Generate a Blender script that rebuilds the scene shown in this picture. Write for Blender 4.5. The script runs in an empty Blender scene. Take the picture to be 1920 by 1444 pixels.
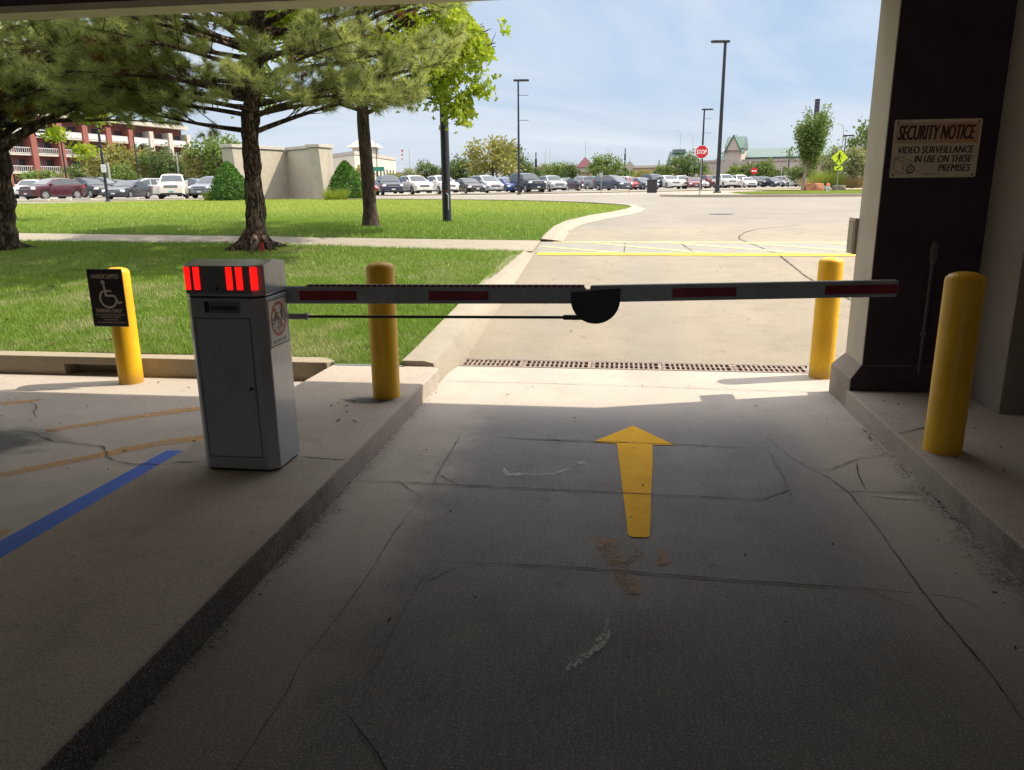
import bpy, bmesh, math, random
import numpy as np
from mathutils import Vector, Matrix
R = math.radians
SC = bpy.context.scene
COL = SC.collection

# ------------------------------------------------------------------ camera
FPX, CXP, CYP = 1440.0, 960.0, 722.0
PITCH, YAW, ROLL, EYE = R(14.4847), R(7.8858), -0.010, 1.6
CAM_F = Vector((-math.sin(YAW) * math.cos(PITCH), math.cos(YAW) * math.cos(PITCH), -math.sin(PITCH)))
CAM_R0 = Vector((math.cos(YAW), math.sin(YAW), 0)); CAM_U0 = CAM_R0.cross(CAM_F)
CAM_R = math.cos(ROLL) * CAM_R0 + math.sin(ROLL) * CAM_U0
CAM_U = -math.sin(ROLL) * CAM_R0 + math.cos(ROLL) * CAM_U0
cam_d = bpy.data.cameras.new("camera"); cam = bpy.data.objects.new("camera", cam_d); COL.objects.link(cam)
cam_d.sensor_fit = 'HORIZONTAL'; cam_d.sensor_width = 36.0; cam_d.lens = FPX / 1920 * 36
cam_d.clip_start = 0.05; cam_d.clip_end = 4000
M = Matrix.Identity(4)
for i in range(3):
    M[i][0], M[i][1], M[i][2] = CAM_R[i], CAM_U[i], -CAM_F[i]
M[2][3] = EYE
cam.matrix_world = M
SC.camera = cam

# ------------------------------------------------------------------ light
SUN_DIR = Vector((0.81, 0.26, 1.0)).normalized()
EXPOSURE = 1.24
sun_d = bpy.data.lights.new("sun", 'SUN'); sun = bpy.data.objects.new("sun", sun_d); COL.objects.link(sun)
sun_d.energy = 2.7; sun_d.angle = R(0.55); sun_d.color = (1.0, 0.89, 0.70)
sun.rotation_euler = SUN_DIR.to_track_quat('Z', 'Y').to_euler(); sun.location = (0, 0, 40)
W = bpy.data.worlds.new("World"); SC.world = W; W.use_nodes = True
nt = W.node_tree; nt.nodes.clear()
def wn(t, **k):
    n = nt.nodes.new(t)
    for a, b in k.items(): setattr(n, a, b)
    return n
sky = wn('ShaderNodeTexSky', sky_type='NISHITA', sun_disc=False, sun_elevation=math.asin(SUN_DIR.z),
         sun_rotation=math.atan2(SUN_DIR.x, SUN_DIR.y), altitude=300, air_density=1.0, dust_density=0.6, ozone_density=1.6)
tc = wn('ShaderNodeTexCoord'); sep = wn('ShaderNodeSeparateXYZ'); nt.links.new(tc.outputs['Generated'], sep.inputs[0])
def wmath(op, a, b=None):
    n = wn('ShaderNodeMath', operation=op)
    for i, v in enumerate((a, b)):
        if v is None: continue
        if isinstance(v, (int, float)): n.inputs[i].default_value = v
        else: nt.links.new(v, n.inputs[i])
    return n.outputs[0]
zz = wmath('ADD', wmath('MAXIMUM', sep.outputs[2], 0.0), 0.16)
cx = wmath('DIVIDE', sep.outputs[0], zz); cy = wmath('DIVIDE', sep.outputs[1], zz)
cmb = wn('ShaderNodeCombineXYZ')
nt.links.new(wmath('ADD', wmath('MULTIPLY', cx, 0.62), wmath('MULTIPLY', cy, 0.25)), cmb.inputs[0])
nt.links.new(wmath('ADD', wmath('MULTIPLY', cy, 1.05), wmath('MULTIPLY', cx, -0.62)), cmb.inputs[1])
nz = wn('ShaderNodeTexNoise'); nz.inputs['Scale'].default_value = 0.55; nz.inputs['Detail'].default_value = 8
nz.inputs['Roughness'].default_value = 0.56; nz.inputs['Distortion'].default_value = 0.7
nt.links.new(cmb.outputs[0], nz.inputs['Vector'])
rp = wn('ShaderNodeValToRGB'); rp.color_ramp.elements[0].position = 0.38; rp.color_ramp.elements[1].position = 0.63
nt.links.new(nz.outputs['Fac'], rp.inputs[0])
# pale summer haze with thin cirrus low down; overhead brightness is added, out of view, to fill the garage shade
def wmap(v, a_, b_):
    n = wn('ShaderNodeMapRange', interpolation_type='SMOOTHSTEP'); nt.links.new(v, n.inputs[0]); n.inputs[1].default_value = a_; n.inputs[2].default_value = b_; return n.outputs[0]
def wmix(f, a_, b_):
    n = wn('ShaderNodeMixRGB')
    for v, sk in ((f, n.inputs[0]), (a_, n.inputs[1]), (b_, n.inputs[2])):
        if hasattr(v, 'node'): nt.links.new(v, sk)
        else: sk.default_value = v
    return n.outputs[0]
hz = wmix(wmap(sep.outputs[2], 0.0, 0.22), (4.5, 5.2, 6.6, 1), (3.45, 4.7, 6.6, 1))
low = wmix(0.72, sky.outputs[0], hz)
cl = wmix(wmath('MULTIPLY', rp.outputs[0], 0.9), low, (6.2, 6.65, 7.25, 1))
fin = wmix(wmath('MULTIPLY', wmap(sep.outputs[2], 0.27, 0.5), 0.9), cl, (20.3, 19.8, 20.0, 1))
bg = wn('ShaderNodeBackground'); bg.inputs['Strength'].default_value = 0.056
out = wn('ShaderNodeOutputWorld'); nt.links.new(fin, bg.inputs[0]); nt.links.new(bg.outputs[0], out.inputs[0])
SC.view_settings.view_transform = 'Standard'; SC.view_settings.look = 'None'
SC.view_settings.exposure = EXPOSURE; SC.view_settings.gamma = 1.0; SC.view_settings.use_curve_mapping = False
SC.render.engine = 'CYCLES'
SC.cycles.max_bounces = 8; SC.cycles.diffuse_bounces = 5; SC.cycles.glossy_bounces = 3
SC.cycles.transmission_bounces = 4; SC.cycles.transparent_max_bounces = 8
SC.cycles.use_denoising = True
SC.cycles.use_adaptive_sampling = True

# ------------------------------------------------------------------ helpers
def terrain(y):
    ks = [(-60, 0), (7, 0), (16, .72), (22, .83), (45, .84), (56, .90), (64, .95), (80, .99), (100, 1.07), (130, 1.13), (3000, 1.13)]
    for (a, za), (b, zb) in zip(ks, ks[1:]):
        if y <= b: return za + (zb - za) * max(0, (y - a)) / (b - a)
    return 1.13
YBREAKS = [7, 10, 13, 16, 22, 45, 56, 64, 80, 100, 130]
def spot(px, depth, dz=0.0):
    """ground point at a photo column and a depth in metres from the lens"""
    v = CAM_F + CAM_R * ((px - CXP) / FPX) - CAM_U * ((352 - CYP) / FPX)
    p = Vector((0, 0, EYE)) + v * depth
    return Vector((p.x, p.y, terrain(p.y) + dz))
ORG = {}
def tag(o, label, cat, group=None, kind=None):
    if label: o['label'] = label
    if cat: o['category'] = cat
    if group: o['group'] = group
    if kind: o['kind'] = kind
    return o
def thing(name, loc, label, cat, group=None, rz=0.0):
    o = bpy.data.objects.new(name, None); COL.objects.link(o)
    o.location = loc; o.rotation_euler = (0, 0, rz); o.empty_display_size = 0.2
    ORG[o.name] = Vector(loc)
    return tag(o, label, cat, group)
def copy_tree(o, parent=None):
    c = o.copy(); COL.objects.link(c); c.parent = parent
    for k in ('label', 'category', 'group'):
        if parent is None and k in c: del c[k]
    for ch in list(o.children): copy_tree(ch, c)
    return c

class MB:
    def __init__(s): s.v, s.f, s.m = [], [], []; s.cur = 0
    def add(s, vs, fs):
        b = len(s.v); s.v += [tuple(p) for p in vs]
        s.f += [tuple(b + i for i in f) for f in fs]; s.m += [s.cur] * len(fs)
        return s
    def box(s, x0, x1, y0, y1, z0, z1):
        vs = [(x0, y0, z0), (x1, y0, z0), (x1, y1, z0), (x0, y1, z0), (x0, y0, z1), (x1, y0, z1), (x1, y1, z1), (x0, y1, z1)]
        return s.add(vs, [(0, 3, 2, 1), (4, 5, 6, 7), (0, 1, 5, 4), (1, 2, 6, 5), (2, 3, 7, 6), (3, 0, 4, 7)])
    def tube(s, pts, rad, n=10, caps=True):
        pts = [Vector(p) for p in pts]
        if not hasattr(rad, '__len__'): rad = [rad] * len(pts)
        rings = []; prev = None
        for i, p in enumerate(pts):
            t = (pts[min(i + 1, len(pts) - 1)] - pts[max(i - 1, 0)]).normalized()
            if prev is None:
                a = Vector((0, 0, 1)) if abs(t.z) < .9 else Vector((1, 0, 0))
                prev = t.cross(a).normalized()
            prev = (prev - t * prev.dot(t)).normalized(); q = t.cross(prev)
            rings.append([p + (prev * math.cos(2 * math.pi * k / n) + q * math.sin(2 * math.pi * k / n)) * rad[i] for k in range(n)])
        vs = [v for r in rings for v in r]; fs = []
        for i in range(len(pts) - 1):
            for k in range(n):
                a, b = i * n + k, i * n + (k + 1) % n
                fs.append((a, b, b + n, a + n))
        if caps: fs.append(tuple(range(n - 1, -1, -1))); fs.append(tuple(range((len(pts) - 1) * n, len(pts) * n)))
        return s.add(vs, fs)
    def lathe(s, prof, n=24, c=(0, 0, 0)):
        vs, fs = [], []
        for (r, z) in prof:
            for k in range(n):
                a = 2 * math.pi * k / n; vs.append((c[0] + r * math.cos(a), c[1] + r * math.sin(a), c[2] + z))
        for i in range(len(prof) - 1):
            for k in range(n):
                a, b = i * n + k, i * n + (k + 1) % n; fs.append((a, b, b + n, a + n))
        fs.append(tuple(range(n - 1, -1, -1))); fs.append(tuple(range((len(prof) - 1) * n, len(prof) * n)))
        return s.add(vs, fs)
    def prism(s, poly, z0, z1, fr=None):
        """polygon (u,v) extruded along w from z0 to z1; fr=(o,u,v,w) maps to space"""
        n = len(poly)
        if fr is None: fr = (Vector((0, 0, 0)), Vector((1, 0, 0)), Vector((0, 1, 0)), Vector((0, 0, 1)))
        o, u, v, w = [Vector(q) for q in fr]
        vs = [o + u * p[0] + v * p[1] + w * z0 for p in poly] + [o + u * p[0] + v * p[1] + w * z1 for p in poly]
        fs = [tuple(range(n - 1, -1, -1)), tuple(range(n, 2 * n))] + [(i, (i + 1) % n, n + (i + 1) % n, n + i) for i in range(n)]
        return s.add(vs, fs)
    def flat(s, poly, w, fr):
        o, u, v, ww = [Vector(q) for q in fr]
        return s.add([o + u * p[0] + v * p[1] + ww * w for p in poly], [tuple(range(len(poly)))])
    def stroke(s, pts, wd, w, fr, closed=False):
        """flat line of width wd in a sign's plane"""
        n = len(pts)
        for i in range(n if closed else n - 1):
            a, b = Vector(pts[i]), Vector(pts[(i + 1) % n]); d = (b - a)
            if d.length < 1e-9: continue
            d.normalize(); q = Vector((-d.y, d.x)) * wd / 2; e = d * wd * .22
            s.flat([a - q - e, b - q + e, b + q + e, a + q - e], w + (i % 2) * 0.00005, fr)
        return s
    def build(s, name, mats, parent=None, smooth=None, bevel=0, local=False, segs=2):
        me = bpy.data.meshes.new(name)
        vs = s.v
        if parent is not None and not local:
            g = parent
            while g.name not in ORG: g = g.parent
            o = ORG[g.name]; vs = [(x - o.x, y - o.y, z - o.z) for x, y, z in vs]
        me.from_pydata([tuple(v) for v in vs], [], s.f)
        if not isinstance(mats, (list, tuple)): mats = [mats]
        for m in mats: me.materials.append(m)
        if len(mats) > 1: me.polygons.foreach_set('material_index', s.m)
        ob = bpy.data.objects.new(name, me); COL.objects.link(ob)
        if parent is not None: ob.parent = parent
        if bevel:
            bm = bmesh.new(); bm.from_mesh(me)
            bmesh.ops.remove_doubles(bm, verts=bm.verts, dist=1e-5)
            es = [e for e in bm.edges if len(e.link_faces) == 2 and e.calc_face_angle(0) > 0.6]
            bmesh.ops.bevel(bm, geom=es, offset=bevel, segments=segs, profile=0.5, affect='EDGES', clamp_overlap=True)
            bm.to_mesh(me); bm.free()
        if smooth is not None:
            me.polygons.foreach_set('use_smooth', [True] * len(me.polygons))
            me.set_sharp_from_angle(angle=R(smooth))
        me.update()
        return ob
    def solo(s, name, mats, label, cat, group=None, kind=None, **k):
        return tag(s.build(name, mats, **k), label, cat, group, kind)

def raw_mesh(name, V, F, mats, parent=None, midx=None):
    """numpy verts (n,3), faces list of equal-length index rows"""
    me = bpy.data.meshes.new(name); F = np.asarray(F, np.int32); n, k = F.shape
    me.vertices.add(len(V)); me.vertices.foreach_set('co', np.asarray(V, np.float32).ravel())
    me.loops.add(n * k); me.loops.foreach_set('vertex_index', F.ravel())
    me.polygons.add(n); me.polygons.foreach_set('loop_start', np.arange(0, n * k, k, dtype=np.int32))
    for m in (mats if isinstance(mats, (list, tuple)) else [mats]): me.materials.append(m)
    if midx is not None: me.polygons.foreach_set('material_index', np.asarray(midx, np.int32))
    me.update(calc_edges=True)
    ob = bpy.data.objects.new(name, me); COL.objects.link(ob)
    if parent is not None: ob.parent = parent
    return ob

def sheet(name, poly, dz, m, zf=None, xcuts=(), extra=()):
    """a ground sheet following the terrain"""
    zf = zf or terrain
    bm = bmesh.new(); bm.faces.new([bm.verts.new((x, y, 0)) for x, y in poly])
    for yb in list(YBREAKS) + list(extra):
        bmesh.ops.bisect_plane(bm, geom=bm.verts[:] + bm.edges[:] + bm.faces[:], plane_co=(0, yb, 0), plane_no=(0, 1, 0))
    for xb in xcuts:
        bmesh.ops.bisect_plane(bm, geom=bm.verts[:] + bm.edges[:] + bm.faces[:], plane_co=(xb, 0, 0), plane_no=(1, 0, 0))
    for v in bm.verts: v.co.z = zf(v.co.y) + dz
    for f in bm.faces:
        f.normal_update()
        if f.normal.z < 0: f.normal_flip()
    bmesh.ops.triangulate(bm, faces=bm.faces[:])
    me = bpy.data.meshes.new(name); bm.to_mesh(me); bm.free(); me.materials.append(m)
    ob = bpy.data.objects.new(name, me); COL.objects.link(ob)
    return ob

# ------------------------------------------------------------------ materials
class NT:
    def __init__(s, name):
        s.m = bpy.data.materials.new(name); s.m.use_nodes = True; s.t = s.m.node_tree
        s.b = s.t.nodes['Principled BSDF']
    def n(s, t, **k):
        x = s.t.nodes.new(t)
        for a, b in k.items(): setattr(x, a, b)
        return x
    def l(s, a, b): s.t.links.new(a, b)
    def put(s, v, sock):
        if hasattr(v, 'node'): s.l(v, sock)
        elif isinstance(v, (tuple, list)): sock.default_value = tuple(v) + ((1,) if len(v) == 3 and sock.type == 'RGBA' else ())
        else: sock.default_value = v
    def math(s, op, a, b=0.0, c=0.0, clamp=False):
        x = s.n('ShaderNodeMath', operation=op); x.use_clamp = clamp
        for i, v in enumerate((a, b, c)): s.put(v, x.inputs[i])
        return x.outputs[0]
    def pos(s): return s.n('ShaderNodeNewGeometry').outputs['Position']
    def obj(s): return s.n('ShaderNodeTexCoord').outputs['Object']
    def noise(s, vec, scale, detail=4, rough=.55, dist=0.0, sc3=None):
        if sc3:
            mp = s.n('ShaderNodeMapping'); mp.inputs['Scale'].default_value = sc3; s.l(vec, mp.inputs[0]); vec = mp.outputs[0]
        x = s.n('ShaderNodeTexNoise'); x.inputs['Scale'].default_value = scale; x.inputs['Detail'].default_value = detail
        x.inputs['Roughness'].default_value = rough; x.inputs['Distortion'].default_value = dist
        s.l(vec, x.inputs['Vector']); return x.outputs['Fac']
    def ramp(s, v, a, b, lo=0.0, hi=1.0):
        x = s.n('ShaderNodeMapRange', interpolation_type='SMOOTHSTEP')
        s.put(v, x.inputs[0]); x.inputs[1].default_value = a; x.inputs[2].default_value = b
        x.inputs[3].default_value = lo; x.inputs[4].default_value = hi; return x.outputs[0]
    def mix(s, f, a, b, mode='MIX'):
        x = s.n('ShaderNodeMixRGB', blend_type=mode); s.put(f, x.inputs[0]); s.put(a, x.inputs[1]); s.put(b, x.inputs[2]); return x.outputs[0]
    def bump(s, h, st=.3, d=.01):
        x = s.n('ShaderNodeBump'); x.inputs['Strength'].default_value = st; x.inputs['Distance'].default_value = d
        s.l(h, x.inputs['Height']); s.l(x.outputs[0], s.b.inputs['Normal'])
    def set(s, color=None, rough=None, **k):
        if color is not None: s.put(color, s.b.inputs['Base Color'])
        if rough is not None: s.put(rough, s.b.inputs['Roughness'])
        for a, b in k.items(): s.put(b, s.b.inputs[a.replace('_', ' ')])
        return s.m
    def rnd(s): return s.n('ShaderNodeNewGeometry').outputs['Random Per Island']

def simple(name, col, rough=.6, amt=.18, scale=6, bump=0.0, use_obj=False, metal=0.0, spec=.5, fine=60):
    t = NT(name); p = t.obj() if use_obj else t.pos()
    n1 = t.noise(p, scale, 5); n2 = t.noise(p, fine, 2)
    f = t.math('ADD', t.math('MULTIPLY', n1, .7), t.math('MULTIPLY', n2, .3))
    lo = tuple(c * (1 - amt * 1.6) for c in col); hi = tuple(min(1, c * (1 + amt * 1.6)) for c in col)
    t.set(t.mix(t.ramp(f, .25, .75), lo, hi), t.math('ADD', rough - .06, t.math('MULTIPLY', n1, .12)), Metallic=metal, Specular_IOR_Level=spec)
    if bump: t.bump(f, bump, .01)
    return t.m

def concrete(name, base, dark, stain=.5, lane=False, speck=1.0, broom=(1, 1)):
    t = NT(name); p = t.pos()
    big = t.noise(p, .55, 6, .6); mid = t.noise(p, 3.1, 6, .65); fine = t.noise(p, 130, 3, .7); sp = t.noise(p, 38, 4, .7)
    br = t.noise(p, 1.0, 3, .6, 0, (90 if broom[0] > broom[1] else 7, 90 if broom[1] >= broom[0] else 7, 1))
    c = t.mix(t.ramp(big, .34, .7, 0, stain), base, dark)
    c = t.mix(t.ramp(mid, .48, .72, 0, stain * .55), c, tuple(q * .8 for q in dark))
    sepx = t.n('ShaderNodeSeparateXYZ'); t.l(p, sepx.inputs[0]); X, Y = sepx.outputs[0], sepx.outputs[1]
    if lane:
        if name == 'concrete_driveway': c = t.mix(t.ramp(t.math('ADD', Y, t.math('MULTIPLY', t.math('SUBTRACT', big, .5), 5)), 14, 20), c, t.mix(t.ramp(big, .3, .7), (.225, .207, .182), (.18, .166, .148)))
        wob = t.math('MULTIPLY', t.math('SUBTRACT', mid, .5), .5)
        xx = t.math('ADD', X, wob)
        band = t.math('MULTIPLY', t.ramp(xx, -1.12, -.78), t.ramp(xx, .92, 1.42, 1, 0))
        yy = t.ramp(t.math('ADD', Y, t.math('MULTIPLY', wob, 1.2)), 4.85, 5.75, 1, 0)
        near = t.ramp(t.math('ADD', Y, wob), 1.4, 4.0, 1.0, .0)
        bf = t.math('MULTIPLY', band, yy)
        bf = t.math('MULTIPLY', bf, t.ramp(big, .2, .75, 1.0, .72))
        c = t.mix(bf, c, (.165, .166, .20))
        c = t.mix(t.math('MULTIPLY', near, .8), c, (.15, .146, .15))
        drip = t.noise(p, 6.5, 5, .7); c = t.mix(t.math('MULTIPLY', t.math('MULTIPLY', t.ramp(drip, .60, .74), .55), band), c, (.05, .048, .052))
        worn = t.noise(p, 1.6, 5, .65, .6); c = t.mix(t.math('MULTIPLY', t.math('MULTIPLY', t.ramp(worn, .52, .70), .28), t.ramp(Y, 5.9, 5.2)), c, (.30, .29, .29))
        # tyre tracks that run on outside, greyer than the slab
        tr = t.math('MULTIPLY', t.ramp(xx, -.05, .2), t.ramp(xx, .45, .8, 1, 0))
        tr2 = t.math('MULTIPLY', t.ramp(xx, -1.1, -.85), t.ramp(xx, -.75, -.4, 1, 0))
        tr = t.math('MULTIPLY', t.math('MAXIMUM', tr, t.math('MULTIPLY', tr2, .55)), t.math('MULTIPLY', t.ramp(Y, 5.6, 7.5), t.ramp(Y, 12, 24, 1, .25)))
        c = t.mix(t.math('MULTIPLY', tr, .5), c, (.215, .2, .185))
        # gutter dirt along both kerbs
        dl = t.ramp(t.math('ADD', X, wob), -1.5, -1.36, 1, 0); dr = t.ramp(t.math('ADD', X, wob), 1.5, 1.68, 0, 1)
        gd = t.math('MULTIPLY', t.math('MAXIMUM', dl, dr), t.ramp(Y, 3.0, 5.0, .7, .10))
        c = t.mix(t.math('MULTIPLY', gd, t.ramp(sp, .3, .6)), c, (.06, .045, .035))
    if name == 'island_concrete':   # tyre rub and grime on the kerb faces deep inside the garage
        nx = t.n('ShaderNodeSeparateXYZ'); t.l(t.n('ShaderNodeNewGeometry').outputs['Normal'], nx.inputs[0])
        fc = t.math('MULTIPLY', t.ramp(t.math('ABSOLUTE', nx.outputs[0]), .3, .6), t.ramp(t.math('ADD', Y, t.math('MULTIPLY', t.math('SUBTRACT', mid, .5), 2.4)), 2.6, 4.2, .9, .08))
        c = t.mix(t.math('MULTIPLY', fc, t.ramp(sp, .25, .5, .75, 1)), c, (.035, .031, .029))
    c = t.mix(t.math('MULTIPLY', t.ramp(br, .42, .62), .13), c, tuple(q * 1.0 for q in dark))
    c = t.mix(t.math('MULTIPLY', t.ramp(sp, .56, .74), .45 * speck), c, tuple(q * .62 for q in dark))
    c = t.mix(t.math('MULTIPLY', t.ramp(fine, .53, .66), .55 * speck), c, tuple(min(1, q * 1.35) for q in base))
    c = t.mix(t.math('MULTIPLY', t.ramp(fine, .47, .34), .6 * speck), c, tuple(q * .5 for q in dark))
    t.set(c, t.ramp(mid, .3, .7, .72, .9), Specular_IOR_Level=.3)
    h = t.math('ADD', t.math('MULTIPLY', fine, .5), t.math('ADD', t.math('MULTIPLY', sp, .6), t.math('MULTIPLY', br, .35)))
    t.bump(h, .5, .008)
    return t.m

def foliage(name, c1, c2, c3=None, trans=.35, scale=.8, gloss=.015):
    t = NT(name); r = t.rnd(); p = t.pos(); nz_ = t.noise(p, scale, 3)
    col = t.mix(r, c1, c2)
    if c3: col = t.mix(t.ramp(nz_, .45, .7, 0, .8), col, c3)
    d = t.n('ShaderNodeBsdfDiffuse'); t.l(col, d.inputs[0])
    tr = t.n('ShaderNodeBsdfTranslucent'); t.l(t.mix(1.0, col, (1.25, 1.2, .5), 'MULTIPLY'), tr.inputs[0])
    mx = t.n('ShaderNodeMixShader'); mx.inputs[0].default_value = trans; t.l(d.outputs[0], mx.inputs[1]); t.l(tr.outputs[0], mx.inputs[2])
    gl = t.n('ShaderNodeBsdfGlossy'); gl.inputs['Roughness'].default_value = .42; gl.inputs[0].default_value = (.9, .95, .85, 1)
    m2 = t.n('ShaderNodeMixShader'); t.l(mx.outputs[0], m2.inputs[1]); t.l(gl.outputs[0], m2.inputs[2]); m2.inputs[0].default_value = gloss
    t.l(m2.outputs[0], t.t.nodes['Material Output'].inputs['Surface'])
    return t.m

CONC_LANE = concrete('concrete_lane', (.47, .425, .385), (.37, .335, .305), .55, lane=True, broom=(1, .2))  # lighter base puts the lifted garage shade into the floor colour
CONC_DRIVE = concrete('concrete_driveway', (.282, .245, .188), (.22, .193, .155), .6, lane=True, broom=(1, .2))  # darker copy of the lane concrete, toned for the sunlit side
CONC_PALE = concrete('concrete_pale', (.33, .295, .24), (.26, .235, .195), .5)
CONC_ROAD = concrete('concrete_road', (.28, .255, .225), (.22, .20, .18), .7, speck=.7)
CONC_LOT = concrete('lot_surface', (.24, .22, .195), (.18, .17, .155), .7, speck=.7)
CONC_ISL = concrete('island_concrete', (.47, .41, .365), (.33, .285, .25), .65, broom=(.2, 1))
CONC_BAY = concrete('bay_concrete', (.46, .41, .365), (.34, .305, .275), .7)
CONC_KERB = concrete('kerb_concrete', (.36, .31, .235), (.27, .225, .165), .5)
CONC_WALL = concrete('wall_concrete', (.32, .275, .235), (.18, .15, .13), .6)
PAINT_CREAM = simple('cream_facade_paint', (.40, .355, .285), .75, .09, 4, .15)
PAINT_MAROON = simple('maroon_wall_paint', (.066, .044, .060), .85, .10, 3, .3, spec=.15)
PAINT_CEIL = simple('pale_ceiling_paint', (.62, .58, .52), .9, .08, 5, .2)
t = NT('yellow_bollard_paint'); p = t.pos(); n1 = t.noise(p, 5, 5, .6); n2 = t.noise(p, 60, 3, .7); n3 = t.noise(p, 9, 6, .75, 0, (1, 1, .35))
c = t.mix(t.ramp(n1, .3, .7), (.72, .39, .008), (.84, .49, .012)); c = t.mix(t.math('MULTIPLY', t.ramp(n3, .59, .70), .5), c, (.44, .23, .03)); c = t.mix(t.ramp(n2, .67, .74), c, (.14, .09, .05))
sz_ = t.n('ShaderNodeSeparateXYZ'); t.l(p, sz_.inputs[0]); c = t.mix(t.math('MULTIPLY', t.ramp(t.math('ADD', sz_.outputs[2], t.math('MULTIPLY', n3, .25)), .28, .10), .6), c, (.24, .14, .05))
t.set(c, t.math('ADD', .34, t.math('MULTIPLY', n1, .2))); t.bump(t.math('ADD', n1, t.math('MULTIPLY', n3, .6)), .14, .012); YELLOW = t.m
YEL_ROAD = simple('yellow_road_paint', (.70, .45, .012), .6, .18, 9, .2)
YEL_PALE = simple('pale_yellow_road_paint', (.62, .48, .22), .7, .2, 9, .2)
t = NT('arrow_yellow_paint'); p = t.pos(); n1 = t.noise(p, 6, 5, .65); n2 = t.noise(p, 46, 4, .7)
c = t.mix(t.ramp(n1, .3, .7), (.82, .43, .016), (.92, .52, .03)); c = t.mix(t.math('MULTIPLY', t.ramp(n2, .64, .76), .3), c, (.42, .24, .06)); t.set(c, .75, Specular_IOR_Level=.1, Alpha=t.ramp(t.math('ADD', n2, t.math('MULTIPLY', n1, .4)), .95, .84)); t.bump(n2, .3, .004); YEL_ARROW = t.m
BLACKMETAL = simple('black_pole_paint', (.012, .013, .018), .4, .2, 5)
POLE_BLUE = simple('dark_pole_paint', (.02, .023, .034), .45, .25, 4)
STEEL = simple('galvanised_steel', (.32, .32, .32), .45, .15, 9, metal=.8)
IRON = simple('cast_iron', (.27, .21, .18), .65, .3, 14, .2, metal=.3)
VOID = simple('drain_void', (.006, .005, .005), .9, .1)
t = NT('grey_cabinet_paint'); p = t.pos(); n1 = t.noise(p, 2.4, 5, .6); n2 = t.noise(p, 16, 5, .7, 0, (1, 1, .25))
c = t.mix(t.ramp(n1, .3, .7), (.37, .40, .435), (.42, .445, .475)); c = t.mix(t.math('MULTIPLY', t.ramp(n2, .54, .70), .45), c, (.22, .205, .18))
t.set(c, t.math('ADD', .22, t.math('MULTIPLY', n1, .16)), Coat_Weight=.6, Coat_Roughness=.12); GREY_CAB = t.m
WHITE = simple('white_sign_face', (.76, .74, .69), .5, .05, 6)
ARM_WHITE = simple('grey_arm_paint', (.37, .395, .42), .4, .16, 5)
ARM_RED = simple('red_arm_tape', (.24, .008, .014), .4, .25, 10)
BLACK = simple('black_lettering', (.012, .010, .012), .6, .1)
DARKBROWN = simple('dark_sign_face', (.016, .011, .013), .5, .15)
BEIGE_INK = simple('beige_lettering', (.60, .50, .41), .6, .1)
SIGN_RED = simple('sign_red', (.52, .012, .02), .4, .06)
SIGN_YG = simple('sign_yellow_green', (.62, .75, .015), .45, .05)
RUBBER = simple('tyre_rubber', (.014, .014, .015), .85, .2, use_obj=True)
def glassy(name, col, rough=.06):
    t = NT(name); return t.set(col, rough, Specular_IOR_Level=.9)
CARGLASS = glassy('car_glass', (.028, .04, .05), .05)
BLDGLASS = glassy('building_glass', (.03, .038, .045), .08)
def lamp_mat(name, col, e):
    t = NT(name); t.put(col, t.b.inputs['Base Color']); t.put(col, t.b.inputs['Emission Color']); t.put(e, t.b.inputs['Emission Strength']); t.put(.3, t.b.inputs['Roughness'])
    return t.m
t = NT('red_warning_light'); vo = t.n('ShaderNodeTexVoronoi'); vo.inputs['Scale'].default_value = 130; t.l(t.pos(), vo.inputs['Vector'])
dm = t.ramp(vo.outputs['Distance'], .15, .55, 1.15, .55); t.set((.7, .008, .006), .25, Emission_Color=(1.0, .008, .006, 1), Emission_Strength=dm); RED_LAMP = t.m

# ================================================================== SETTING
def lawnz(y):
    if y < 13: return .15 + .055 * (y - 6.3) if y > 6.3 else .15
    return max(terrain(y) + .03, .5185)
LANE_R = 1.70
tag(sheet('ground', [(-2500, 12), (2500, 12), (2500, 2500), (-2500, 2500)], -.03, CONC_ROAD), 'pale grey paved ground reaching to the horizon', 'ground', kind='structure')
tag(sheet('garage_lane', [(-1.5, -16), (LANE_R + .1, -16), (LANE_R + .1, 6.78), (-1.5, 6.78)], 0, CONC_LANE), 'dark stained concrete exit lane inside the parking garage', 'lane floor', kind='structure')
tag(sheet('garage_bay', [(-17, -16), (-2.42, -16), (-2.42, 6.33), (-17, 6.33)], 0, CONC_BAY), 'concrete floor of the accessible parking bay left of the island', 'bay floor', kind='structure')
drv = [(-1.5, 7.08), (1.72, 7.08), (1.72, 6.78), (16, 6.78), (60, 7.5), (120, 20), (120, 60), (-120, 62), (-120, 20), (-1.5, 12)]
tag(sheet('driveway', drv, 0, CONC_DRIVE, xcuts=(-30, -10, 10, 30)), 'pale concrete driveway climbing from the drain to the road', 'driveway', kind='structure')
tag(MB().box(-1.85, -1.5, 6.1, 7.2, -.2, .004).solo('drain_apron', CONC_PALE, 'pale concrete apron at the left end of the drain', 'apron', kind='structure'), None, None)

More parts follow.
